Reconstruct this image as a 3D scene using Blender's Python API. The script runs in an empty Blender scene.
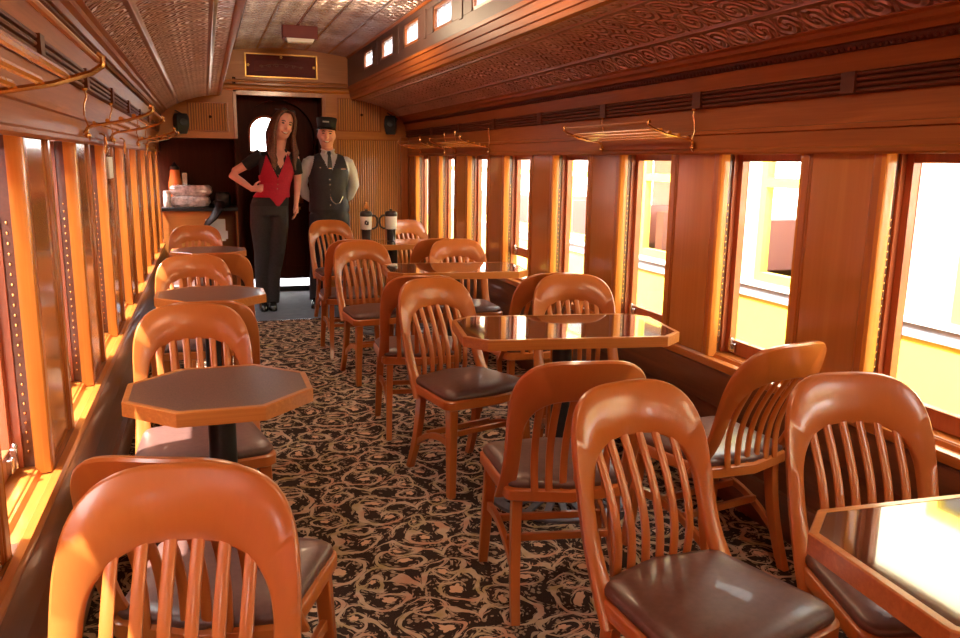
import bpy, bmesh, math, random
from mathutils import Vector, Matrix
random.seed(7)
SC = bpy.context.scene
COL = SC.collection
PI = math.pi

# ------------------------------------------------------------------ object helpers
def finish(bm, ang=34):
    bmesh.ops.remove_doubles(bm, verts=bm.verts, dist=1e-6)
    bmesh.ops.recalc_face_normals(bm, faces=bm.faces)
    lim = math.radians(ang)
    for e in bm.edges:
        if len(e.link_faces) == 2:
            e.smooth = e.calc_face_angle(0) < lim
        else: e.smooth = False
    for f in bm.faces:
        f.smooth = True

def link(name, bm, mat, parent=None, bevel=0, loc=None, rot=None, ang=34, recalc=True, seg=2):
    if recalc: finish(bm, ang)
    me = bpy.data.meshes.new(name)
    bm.to_mesh(me); bm.free()
    for m in (mat if isinstance(mat, (list, tuple)) else [mat]):
        me.materials.append(m)
    o = bpy.data.objects.new(name, me)
    COL.objects.link(o)
    if parent: o.parent = parent
    if loc: o.location = loc
    if rot: o.rotation_euler = rot
    if bevel:
        b = o.modifiers.new('bevel', 'BEVEL'); b.width = bevel; b.segments = seg
        b.limit_method = 'ANGLE'; b.angle_limit = math.radians(35); b.harden_normals = False
    return o

def empty(name, loc=(0, 0, 0), rz=0):
    o = bpy.data.objects.new(name, None); COL.objects.link(o)
    o.empty_display_size = .1
    o.location = loc; o.rotation_euler = (0, 0, rz)
    return o

def tag(o, label=None, cat=None, group=None, kind=None):
    if label: o['label'] = label
    if cat: o['category'] = cat
    if group: o['group'] = group
    if kind: o['kind'] = kind
    return o

def copy_tree(o, parent=None):
    c = o.copy(); COL.objects.link(c)
    if parent: c.parent = parent
    for ch in list(o.children): copy_tree(ch, c)
    return c

# ------------------------------------------------------------------ mesh helpers
def bx(bm, c, s, M=None, mi=0):
    vs = []
    for i in (-1, 1):
        for j in (-1, 1):
            for k in (-1, 1):
                v = Vector((c[0]+i*s[0]/2, c[1]+j*s[1]/2, c[2]+k*s[2]/2))
                vs.append(bm.verts.new(M @ v if M else v))
    for f in ((0,1,3,2),(4,6,7,5),(0,4,5,1),(2,3,7,6),(0,2,6,4),(1,5,7,3)):
        bm.faces.new([vs[i] for i in f]).material_index = mi
    return vs

def bb(bm, x0, x1, y0, y1, z0, z1, mi=0):
    bx(bm, ((x0+x1)/2, (y0+y1)/2, (z0+z1)/2), (abs(x1-x0), abs(y1-y0), abs(z1-z0)), None, mi)

def rings(bm, rs, closed=False, cap=True, mi=0):
    R = [[bm.verts.new(p) for p in r] for r in rs]
    n = len(R[0]); m = len(R)
    for i in range(m if closed else m-1):
        a, b = R[i], R[(i+1) % m]
        for j in range(n):
            bm.faces.new((a[j], a[(j+1) % n], b[(j+1) % n], b[j])).material_index = mi
    if cap and not closed:
        for r in (R[0][::-1], R[-1]):
            try: bm.faces.new(r).material_index = mi
            except ValueError: pass
    return R

def tube(bm, pts, rad, n=8, closed=False, mi=0):
    P = [Vector(p) for p in pts]; rs = []; up = None; m = len(P)
    for i, p in enumerate(P):
        if closed: t = P[(i+1) % m] - P[i-1]
        else: t = P[min(i+1, m-1)] - P[max(i-1, 0)]
        t.normalize()
        if up is None:
            up = Vector((0, 0, 1)) if abs(t.z) < .9 else Vector((1, 0, 0))
        a = t.cross(up)
        if a.length < 1e-4: a = t.orthogonal()
        a.normalize(); b = a.cross(t).normalized(); up = b
        r = rad[i] if isinstance(rad, (list, tuple)) else rad
        if not isinstance(r, (list, tuple)): r = (r, r)
        rs.append([p + a*math.cos(2*PI*k/n)*r[0] + b*math.sin(2*PI*k/n)*r[1] for k in range(n)])
    rings(bm, rs, closed, not closed, mi)

def lathe(bm, prof, n=24, c=(0, 0, 0), mi=0, cap=True):
    rings(bm, [[(c[0]+r*math.cos(2*PI*k/n), c[1]+r*math.sin(2*PI*k/n), c[2]+z) for k in range(n)] for r, z in prof], False, cap, mi)

def prism(bm, pts, z0, z1, mi=0, f=lambda x, y, z: (x, y, z)):
    a = [bm.verts.new(f(x, y, z0)) for x, y in pts]; b = [bm.verts.new(f(x, y, z1)) for x, y in pts]
    n = len(pts)
    bm.faces.new(a[::-1]).material_index = mi; bm.faces.new(b).material_index = mi
    for i in range(n): bm.faces.new((a[i], a[(i+1) % n], b[(i+1) % n], b[i])).material_index = mi

def extr_y(bm, pts, y0, y1, mi=0):         # outline in (x, z) pushed along y
    prism(bm, pts, y0, y1, mi, lambda x, y, z: (x, z, y))

def sphere(bm, c, r, n=12, m=8, M=None, mi=0):
    if not isinstance(r, (list, tuple)): r = (r, r, r)
    rs = []
    for i in range(m+1):
        t = PI*(i+.02)/(m+.04)
        rs.append([Vector((r[0]*math.sin(t)*math.cos(2*PI*k/n), r[1]*math.sin(t)*math.sin(2*PI*k/n), r[2]*math.cos(t))) for k in range(n)])
    rs = [[(M @ v if M else v) + Vector(c) for v in q] for q in rs]
    rings(bm, rs, mi=mi)

NB = bmesh.new

# ------------------------------------------------------------------ materials
def newmat(name):
    m = bpy.data.materials.new(name); m.use_nodes = True
    nt = m.node_tree; nt.nodes.clear()
    out = nt.nodes.new('ShaderNodeOutputMaterial'); b = nt.nodes.new('ShaderNodeBsdfPrincipled')
    nt.links.new(b.outputs[0], out.inputs[0])
    return m, nt, b

def N(nt, t, **kw):
    n = nt.nodes.new(t)
    for k, v in kw.items():
        if k.startswith('i_'):
            key = k[2:]; key = int(key) if key.isdigit() else key
            n.inputs[key].default_value = v
        else: setattr(n, k, v)
    return n

def ramp(nt, fac, stops, interp='LINEAR'):
    r = nt.nodes.new('ShaderNodeValToRGB'); r.color_ramp.interpolation = interp
    el = r.color_ramp.elements
    while len(el) < len(stops): el.new(.5)
    for e, (p, c) in zip(el, stops): e.position = p; e.color = (*c, 1)
    nt.links.new(fac, r.inputs[0]); return r.outputs[0]

def wood(name, c1, c2, axis='Z', rough=.3, coat=.35, scale=1.0, contrast=1.0, bump=.04, world=False, spec=.5):
    m, nt, b = newmat(name); L = nt.links
    tc = N(nt, 'ShaderNodeTexCoord'); src = tc.outputs['Object']
    if world:
        g = N(nt, 'ShaderNodeNewGeometry'); src = g.outputs['Position']
    mp = N(nt, 'ShaderNodeMapping'); L.new(src, mp.inputs[0])
    s = {'X': (.6, 9, 9), 'Y': (9, .6, 9), 'Z': (9, 9, .6)}[axis]
    mp.inputs['Scale'].default_value = tuple(v*scale for v in s)
    n1 = N(nt, 'ShaderNodeTexNoise', i_Scale=1.6, i_Detail=4.0, i_Roughness=.6, i_Distortion=1.1); L.new(mp.outputs[0], n1.inputs[0])
    mp2 = N(nt, 'ShaderNodeMapping'); L.new(src, mp2.inputs[0])
    s2 = {'X': (3, 120, 120), 'Y': (120, 3, 120), 'Z': (120, 120, 3)}[axis]
    mp2.inputs['Scale'].default_value = tuple(v*scale for v in s2)
    n2 = N(nt, 'ShaderNodeTexNoise', i_Scale=1.0, i_Detail=3.0); L.new(mp2.outputs[0], n2.inputs[0])
    mul = N(nt, 'ShaderNodeMath', operation='MULTIPLY', i_1=9.0); L.new(n1.outputs[0], mul.inputs[0])
    sn = N(nt, 'ShaderNodeMath', operation='SINE'); L.new(mul.outputs[0], sn.inputs[0])
    ma = N(nt, 'ShaderNodeMath', operation='MULTIPLY_ADD', i_1=.22*contrast, i_2=.5); L.new(sn.outputs[0], ma.inputs[0])
    ad = N(nt, 'ShaderNodeMath', operation='MULTIPLY_ADD', i_1=.5*contrast, i_2=-.25*contrast); L.new(n2.outputs[0], ad.inputs[0])
    sm = N(nt, 'ShaderNodeMath', operation='ADD'); L.new(ma.outputs[0], sm.inputs[0]); L.new(ad.outputs[0], sm.inputs[1])
    col = ramp(nt, sm.outputs[0], [(.1, c2), (.75, c1)])
    L.new(col, b.inputs['Base Color'])
    b.inputs['Roughness'].default_value = rough; b.inputs['Specular IOR Level'].default_value = spec
    b.inputs['Coat Weight'].default_value = coat; b.inputs['Coat Roughness'].default_value = .12
    bp = N(nt, 'ShaderNodeBump', i_Strength=bump*3, i_Distance=.002); L.new(sm.outputs[0], bp.inputs['Height']); L.new(bp.outputs[0], b.inputs['Normal'])
    return m

def plain(name, c, rough=.5, metal=0, coat=0, noise=.0, nscale=30, bump=0, trans=0, emit=None, es=1, spec=.5):
    m, nt, b = newmat(name); L = nt.links
    b.inputs['Base Color'].default_value = (*c, 1); b.inputs['Roughness'].default_value = rough
    b.inputs['Metallic'].default_value = metal; b.inputs['Coat Weight'].default_value = coat
    b.inputs['Transmission Weight'].default_value = trans; b.inputs['Specular IOR Level'].default_value = spec
    if emit: b.inputs['Emission Color'].default_value = (*emit, 1); b.inputs['Emission Strength'].default_value = es
    tc = N(nt, 'ShaderNodeTexCoord'); n = N(nt, 'ShaderNodeTexNoise', i_Scale=nscale, i_Detail=4.0); L.new(tc.outputs['Object'], n.inputs[0])
    a = tuple(v*(1-noise) for v in c); d = tuple(min(1, v*(1+noise)) for v in c)
    L.new(ramp(nt, n.outputs[0], [(.3, a), (.7, d)]), b.inputs['Base Color'])
    if bump:
        bp = N(nt, 'ShaderNodeBump', i_Strength=bump, i_Distance=.003); L.new(n.outputs[0], bp.inputs['Height']); L.new(bp.outputs[0], b.inputs['Normal'])
    return m

def glass(name, tint=(1, 1, 1), frost=False, refl=1.0):
    m = bpy.data.materials.new(name); m.use_nodes = True; nt = m.node_tree; nt.nodes.clear(); L = nt.links
    out = N(nt, 'ShaderNodeOutputMaterial'); mix = N(nt, 'ShaderNodeMixShader'); fr = N(nt, 'ShaderNodeFresnel', i_IOR=1.45)
    gl = N(nt, 'ShaderNodeBsdfGlossy', i_Roughness=.02)
    if frost:
        t1 = N(nt, 'ShaderNodeBsdfTransparent'); t2 = N(nt, 'ShaderNodeBsdfTranslucent'); mx = N(nt, 'ShaderNodeMixShader', i_0=.55)
        tc = N(nt, 'ShaderNodeTexCoord'); no = N(nt, 'ShaderNodeTexNoise', i_Scale=38.0, i_Detail=5.0); L.new(tc.outputs['Object'], no.inputs[0])
        c = ramp(nt, no.outputs[0], [(.36, (.28, .30, .33)), (.62, (.8, .82, .86))])
        L.new(c, t1.inputs[0]); L.new(c, t2.inputs[0])
        L.new(t1.outputs[0], mx.inputs[1]); L.new(t2.outputs[0], mx.inputs[2]); base = mx.outputs[0]
    else:
        t1 = N(nt, 'ShaderNodeBsdfTransparent'); t1.inputs[0].default_value = (*tint, 1); base = t1.outputs[0]
    mu = N(nt, 'ShaderNodeMath', operation='MULTIPLY', i_1=refl); L.new(fr.outputs[0], mu.inputs[0])
    ge = N(nt, 'ShaderNodeNewGeometry'); inv = math_(nt, 'SUBTRACT', 1.0, ge.outputs['Backfacing']); fac = math_(nt, 'MULTIPLY', mu.outputs[0], inv)
    L.new(fac, mix.inputs[0]); L.new(base, mix.inputs[1]); L.new(gl.outputs[0], mix.inputs[2]); L.new(mix.outputs[0], out.inputs[0])
    return m

def math_(nt, op, a, b=None, c=None):
    n = nt.nodes.new('ShaderNodeMath'); n.operation = op
    for i, v in enumerate((a, b, c)):
        if v is None: continue
        if isinstance(v, (int, float)): n.inputs[i].default_value = v
        else: nt.links.new(v, n.inputs[i])
    return n.outputs[0]

def smooth(nt, v, lo, hi):
    n = nt.nodes.new('ShaderNodeMapRange'); n.interpolation_type = 'SMOOTHSTEP'
    nt.links.new(v, n.inputs[0]); n.inputs[1].default_value = lo; n.inputs[2].default_value = hi
    return n.outputs[0]

def tin(name, c1, c2, rough, metal, strength, cell, edge_rows=True):
    # embossed tin: UV.x runs across the deck in metres, UV.y along the car
    m, nt, b = newmat(name); L = nt.links
    uv = N(nt, 'ShaderNodeUVMap'); sp = N(nt, 'ShaderNodeSeparateXYZ'); L.new(uv.outputs[0], sp.inputs[0])
    u, v = sp.outputs[0], sp.outputs[1]
    wn = N(nt, 'ShaderNodeTexNoise', i_Scale=11.0, i_Detail=2.0); L.new(uv.outputs[0], wn.inputs[0])
    vv = math_(nt, 'ADD', v, math_(nt, 'MULTIPLY', wn.outputs[0], .05))
    # scroll rows: spirals in square cells
    a = math_(nt, 'SUBTRACT', math_(nt, 'FRACT', math_(nt, 'DIVIDE', u, cell)), .5)
    q = math_(nt, 'SUBTRACT', math_(nt, 'FRACT', math_(nt, 'DIVIDE', vv, cell*.9)), .5)
    r = math_(nt, 'SQRT', math_(nt, 'ADD', math_(nt, 'MULTIPLY', a, a), math_(nt, 'MULTIPLY', q, q)))
    th = math_(nt, 'ARCTAN2', q, a)
    s1 = math_(nt, 'SINE', math_(nt, 'ADD', math_(nt, 'MULTIPLY', r, 26.0), math_(nt, 'MULTIPLY', th, 2.0)))
    a2 = math_(nt, 'MULTIPLY', math_(nt, 'SINE', math_(nt, 'MULTIPLY', u, 2*PI/cell*3)), math_(nt, 'SINE', math_(nt, 'MULTIPLY', vv, 2*PI/cell*3)))
    h = math_(nt, 'ADD', math_(nt, 'MULTIPLY', s1, .6), math_(nt, 'MULTIPLY', a2, .4))
    # seams every 2 cells
    sm = math_(nt, 'ABSOLUTE', math_(nt, 'SUBTRACT', math_(nt, 'FRACT', math_(nt, 'DIVIDE', u, cell*2)), .5))
    ridge = math_(nt, 'MULTIPLY', math_(nt, 'SUBTRACT', 1.0, smooth(nt, sm, .0, .07)), 2.0)
    flat = smooth(nt, sm, .03, .1)
    H = math_(nt, 'ADD', math_(nt, 'MULTIPLY', h, flat), ridge)
    bp = N(nt, 'ShaderNodeBump', i_Strength=strength, i_Distance=.018); L.new(H, bp.inputs['Height']); L.new(bp.outputs[0], b.inputs['Normal'])
    n2 = N(nt, 'ShaderNodeTexNoise', i_Scale=3.0, i_Detail=5.0); L.new(uv.outputs[0], n2.inputs[0])
    L.new(ramp(nt, n2.outputs[0], [(.35, c2), (.65, c1)]), b.inputs['Base Color'])
    b.inputs['Roughness'].default_value = rough; b.inputs['Metallic'].default_value = metal
    return m

def carpet_mat():
    m, nt, b = newmat('carpet'); L = nt.links
    g = N(nt, 'ShaderNodeNewGeometry')
    def warp(src, sc, am, det=1.0):
        wn = N(nt, 'ShaderNodeTexNoise', i_Scale=sc, i_Detail=det); L.new(g.outputs['Position'], wn.inputs[0])
        sb = N(nt, 'ShaderNodeVectorMath', operation='SUBTRACT'); L.new(wn.outputs['Color'], sb.inputs[0]); sb.inputs[1].default_value = (.5, .5, .5)
        wv = N(nt, 'ShaderNodeVectorMath', operation='MULTIPLY_ADD'); L.new(sb.outputs[0], wv.inputs[0]); wv.inputs[1].default_value = (am, am, 0); L.new(src, wv.inputs[2]); return wv.outputs[0]
    P0 = warp(warp(g.outputs['Position'], 4.5, .17), 16.0, .030)
    sp = N(nt, 'ShaderNodeSeparateXYZ'); L.new(P0, sp.inputs[0]); X, Y = sp.outputs[0], sp.outputs[1]
    tn = N(nt, 'ShaderNodeTexNoise', i_Scale=22.0, i_Detail=1.0); L.new(g.outputs['Position'], tn.inputs[0])
    thick = math_(nt, 'ADD', .45, math_(nt, 'MULTIPLY', tn.outputs[0], 1.1))
    def scrolls(cx, cy, ox, oy, turns, w, rmax, fr):
        yy = math_(nt, 'DIVIDE', math_(nt, 'ADD', Y, oy), cy)
        odd = math_(nt, 'ABSOLUTE', math_(nt, 'MODULO', math_(nt, 'FLOOR', yy), 2.0))
        xs = math_(nt, 'ADD', math_(nt, 'DIVIDE', math_(nt, 'ADD', X, ox), cx), math_(nt, 'MULTIPLY', odd, .5))
        colm = math_(nt, 'ABSOLUTE', math_(nt, 'MODULO', math_(nt, 'FLOOR', xs), 2.0))
        sg = math_(nt, 'SUBTRACT', math_(nt, 'MULTIPLY', colm, 2.0), 1.0)
        a = math_(nt, 'MULTIPLY', math_(nt, 'MULTIPLY', math_(nt, 'SUBTRACT', math_(nt, 'FRACT', xs), .5), cx), sg)
        q = math_(nt, 'MULTIPLY', math_(nt, 'SUBTRACT', math_(nt, 'FRACT', yy), .5), cy)
        r = math_(nt, 'SQRT', math_(nt, 'ADD', math_(nt, 'MULTIPLY', a, a), math_(nt, 'MULTIPLY', q, q)))
        th = math_(nt, 'DIVIDE', math_(nt, 'ARCTAN2', q, a), 2*PI)
        k = math_(nt, 'SUBTRACT', math_(nt, 'MULTIPLY', math_(nt, 'POWER', r, .75), turns), th)
        d = math_(nt, 'ABSOLUTE', math_(nt, 'SUBTRACT', math_(nt, 'FRACT', k), .5))
        dw = math_(nt, 'DIVIDE', d, thick)
        line = math_(nt, 'LESS_THAN', dw, w)
        inside = math_(nt, 'LESS_THAN', r, rmax)
        pet = math_(nt, 'MULTIPLY', math_(nt, 'ADD', 1.0, math_(nt, 'MULTIPLY', math_(nt, 'ABSOLUTE', math_(nt, 'COSINE', math_(nt, 'MULTIPLY', th, 2*PI*2.5))), .45)), fr)
        fl = math_(nt, 'LESS_THAN', r, pet)
        ring = math_(nt, 'GREATER_THAN', r, fr*1.9)
        ln = math_(nt, 'MULTIPLY', math_(nt, 'MULTIPLY', line, inside), ring)
        lf = math_(nt, 'SINE', math_(nt, 'ADD', math_(nt, 'MULTIPLY', th, 2*PI*13), math_(nt, 'MULTIPLY', d, 26.0)))
        band = math_(nt, 'MULTIPLY', math_(nt, 'GREATER_THAN', d, w*1.15), math_(nt, 'LESS_THAN', d, w*2.7))
        leaf = math_(nt, 'MULTIPLY', math_(nt, 'MULTIPLY', math_(nt, 'GREATER_THAN', lf, .25), band), math_(nt, 'MULTIPLY', math_(nt, 'LESS_THAN', r, rmax*1.12), ring))
        sel = math_(nt, 'GREATER_THAN', tn.outputs[0], .47)
        return ln, fl, math_(nt, 'MULTIPLY', leaf, sel)
    l1, f1, e1 = scrolls(.25, .21, .0, .03, 9.0, .105, .135, .016)
    l2, f2, e2 = scrolls(.25, .21, .125, .135, 13.0, .12, .075, .010)
    vo = N(nt, 'ShaderNodeTexVoronoi', i_Scale=58.0); L.new(P0, vo.inputs[0])
    msk = N(nt, 'ShaderNodeTexNoise', i_Scale=15.0, i_Detail=2.0); L.new(g.outputs['Position'], msk.inputs[0])
    dots = math_(nt, 'MULTIPLY', math_(nt, 'LESS_THAN', vo.outputs['Distance'], .40), math_(nt, 'GREATER_THAN', msk.outputs[0], .50))
    sc = math_(nt, 'MINIMUM', math_(nt, 'ADD', math_(nt, 'ADD', l1, l2), math_(nt, 'ADD', math_(nt, 'MULTIPLY', e1, .75), math_(nt, 'MULTIPLY', e2, .75))), 1.0)
    fl = math_(nt, 'MINIMUM', math_(nt, 'ADD', f1, f2), 1.0)
    cn = N(nt, 'ShaderNodeTexNoise', i_Scale=9.0, i_Detail=2.0); L.new(g.outputs['Position'], cn.inputs[0])
    tan = ramp(nt, cn.outputs[0], [(.35, (.56, .28, .17)), (.5, (.58, .40, .27)), (.68, (.42, .29, .13))])
    fi = N(nt, 'ShaderNodeTexNoise', i_Scale=260.0, i_Detail=2.0); L.new(g.outputs['Position'], fi.inputs[0])
    def mix(f, a, c2):
        n = N(nt, 'ShaderNodeMix', data_type='RGBA'); L.new(f, n.inputs[0])
        for i, v in ((6, a), (7, c2)):
            if isinstance(v, tuple): n.inputs[i].default_value = (*v, 1)
            else: L.new(v, n.inputs[i])
        return n.outputs[2]
    base = ramp(nt, fi.outputs[0], [(.3, (.022, .012, .009)), (.7, (.052, .027, .019))])
    c = mix(math_(nt, 'MULTIPLY', dots, .7), base, (.42, .28, .18)); c = mix(math_(nt, 'MULTIPLY', sc, .88), c, tan); c = mix(fl, c, (.62, .36, .22))
    L.new(c, b.inputs['Base Color']); b.inputs['Roughness'].default_value = .95; b.inputs['Specular IOR Level'].default_value = .1
    bp = N(nt, 'ShaderNodeBump', i_Strength=.5, i_Distance=.004); L.new(fi.outputs[0], bp.inputs['Height']); L.new(bp.outputs[0], b.inputs['Normal'])
    return m

OAK1, OAK2 = (.56, .190, .034), (.37, .100, .016)
M = {
 'oakZ': wood('oak_upright', OAK1, OAK2, 'Z', .28, .4, world=True),
 'oakY': wood('oak_lengthwise', OAK1, OAK2, 'Y', .28, .4, world=True),
 'corn': wood('cornice_oak', (.42, .125, .024), (.25, .065, .012), 'Y', .45, .02, world=True, spec=.15),
 'oakX': wood('oak_crosswise', (.64, .25, .055), (.48, .16, .03), 'X', .4, .15, world=True),
 'panel': wood('veneer_panel', (.56, .21, .052), (.43, .145, .032), 'Z', .16, .6, .6, .8, .02, world=True),
 'trim': wood('golden_oak_trim', (.78, .30, .05), (.58, .19, .03), 'Z', .25, .5, world=True),
 'darkY': wood('dark_walnut_lengthwise', (.17, .045, .018), (.09, .022, .009), 'Y', .5, 0, world=True, spec=.15),
 'wains': wood('stained_wainscot', (.20, .062, .022), (.11, .032, .012), 'Y', .35, .4, world=True),
 'sash': wood('red_stained_sash', (.52, .14, .05), (.36, .085, .03), 'Z', .35, .3, world=True),
 'chair': wood('chair_oak', (.53, .155, .032), (.43, .115, .022), 'Z', .28, .35, 1.0, .45, .015),
 'edge': wood('table_edge_oak', (.66, .26, .06), (.42, .13, .025), 'X', .28, .45, 1.2, 1.0, .03),
 'door': wood('mahogany_door', (.10, .018, .008), (.05, .009, .004), 'Z', .5, 0, world=True, spec=.1),
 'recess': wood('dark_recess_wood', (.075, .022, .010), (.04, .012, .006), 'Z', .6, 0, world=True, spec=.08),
 'tambour': wood('tambour_slats', (.74, .32, .08), (.56, .21, .045), 'Z', .38, .25, world=True),
 'tambour_dark': wood('tambour_groove', (.20, .06, .015), (.13, .04, .010), 'Z', .5, .1, world=True),
 'frieze': plain('frieze_paint', (.085, .040, .028), .5, noise=.12, nscale=8),
 'tin': tin('silver_tin_ceiling', (.80, .66, .62), (.56, .42, .38), .24, .60, 1.0, .115),
 'copper': tin('copper_tin_deck', (.68, .38, .30), (.50, .25, .19), .28, .42, 1.0, .145),
 'carpet': carpet_mat(),
 'vestibule': plain('vestibule_floor', (.10, .11, .135), .75, noise=.15, nscale=14),
 'leather': plain('brown_vinyl', (.12, .058, .048), .36, coat=.1, noise=.15, nscale=60, bump=.08),
 'laminate': plain('speckled_laminate', (.13, .062, .045), .28, coat=.15, noise=.4, nscale=220),
 'glossy': plain('polished_dark_tabletop', (.085, .035, .022), .06, coat=.8, noise=.3, nscale=160),
 'iron': plain('cast_iron', (.20, .21, .23), .42, metal=.5, noise=.12, nscale=40, bump=.1),
 'blackpost': plain('black_column_enamel', (.018, .020, .022), .3, noise=.1),
 'black': plain('black_plastic', (.012, .011, .012), .4),
 'brass': plain('polished_brass', (.88, .52, .20), .2, metal=1, noise=.08, nscale=12),
 'steel': plain('nickel_steel', (.62, .60, .58), .25, metal=1, noise=.08),
 'pane': glass('window_glass', (.97, .98, .97), refl=.8),
 'frost': glass('frosted_glass', frost=True),
 'red': plain('dark_red_lacquer', (.13, .008, .007), .6, coat=0, noise=.1, nscale=5),
 'gold': plain('gilded_frame', (.75, .42, .12), .3, metal=.8),
 'white': plain('white_diffuser', (.82, .80, .76), .4),
 'yellow': plain('yellow_car_paint', (.88, .73, .10), .4, noise=.03, nscale=3),
 'cream': plain('sunlit_yellow_paint', (.90, .82, .52), .4, noise=.03, nscale=3),  # same yellow, lightened to paint in the stronger sun above the belt
 'grey': plain('grey_belt_rail', (.30, .33, .38), .5, noise=.1),
 'redcar': plain('oxide_red_car_paint', (.62, .17, .14), .45, noise=.1, nscale=4),
 'gravel': plain('gravel_ground', (.42, .36, .30), .9, noise=.35, nscale=25, bump=.4),
 'insidered': plain('red_interior_paint', (.48, .20, .17), .5, noise=.1, nscale=3),
 'linen': plain('white_linen', (.80, .78, .74), .8, noise=.05, nscale=20),
 'paper': plain('white_paper', (.85, .82, .76), .7, noise=.04, nscale=12),
 'skin': plain('skin', (.90, .42, .33), .5, noise=.06, nscale=18),
 'hair': plain('brown_hair', (.13, .042, .018), .5, noise=.45, nscale=70),
 'hair_dark': plain('short_dark_hair', (.05, .025, .015), .6, noise=.3, nscale=70),
 'vest_red': plain('red_vest_cloth', (.46, .004, .030), .75, noise=.1, nscale=60),
 'cloth_black': plain('black_cloth', (.017, .014, .015), .8, noise=.15, nscale=60),
 'trouser': plain('charcoal_cloth', (.035, .030, .032), .8, noise=.15, nscale=60),
 'vest_navy': plain('dark_navy_vest_cloth', (.022, .018, .024), .7, noise=.15, nscale=60),
 'shirt_white': plain('white_shirt_cloth', (.66, .64, .70), .75, noise=.05, nscale=30),
 'shoe': plain('black_shoe_leather', (.012, .011, .011), .25, coat=.4),
 'lip': plain('lips', (.55, .10, .09), .45),
 'badge': plain('dull_pewter', (.30, .28, .27), .5, metal=.3),
 'tooth': plain('teeth', (.85, .80, .74), .3),
 'eye': plain('dark_eyes', (.03, .018, .014), .3),
 'film': plain('clear_plastic_film', (.62, .56, .54), .18, noise=.4, nscale=30, bump=.9, coat=.6),
 'orange': plain('orange_card', (.75, .20, .03), .5),
 'mugwhite': plain('white_mug_band', (.80, .77, .74), .35),
 'mugdark': plain('dark_mug_plastic', (.035, .022, .022), .3),
}
M['copperplain'] = plain('copper_fitting', (.42, .22, .17), .4, metal=.3)
M['darkpane'] = plain('dark_reflecting_glass', (.10, .035, .03), .08, coat=.5)
SKY, SUN, EXPO, FILL_E, ROLLS = 8.5, 11.0, 1.4, 11.0, 1
FILL_Y = (-1.5, 1.0, 3.3, 5.45)
# ------------------------------------------------------------------ the carriage shell
XC = .815
Y0, Y1 = -3.0, 8.45
def X_(s, w): return XC + s*w
def struct(o): return tag(o, kind='structure')
cnt = {'trim': 0, 'window': 0}
def sname(k): cnt[k] += 1; return '%s_%d' % (k, cnt[k])

def long_profile(bm, s, prof, y0, y1, mi=0, uv=None):
    # closed (w, z) outline pushed along the carriage on side s
    prism(bm, prof, y0, y1, mi, lambda w, z, y: (X_(s, w), y, z))

bm = NB(); bb(bm, X_(-1, 1.26), X_(1, 1.26), Y0, 7.22, -.05, 0)
struct(link('floor', bm, M['carpet']))
bm = NB(); bb(bm, X_(-1, 1.26), X_(1, 1.26), 7.22, 10.2, -.05, 0)
struct(link('floor', bm, M['vestibule']))
bm = NB(); bb(bm, .36, 2.0, 7.205, 7.235, .0005, .006)
struct(link(sname('trim'), bm, M['steel']))

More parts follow.
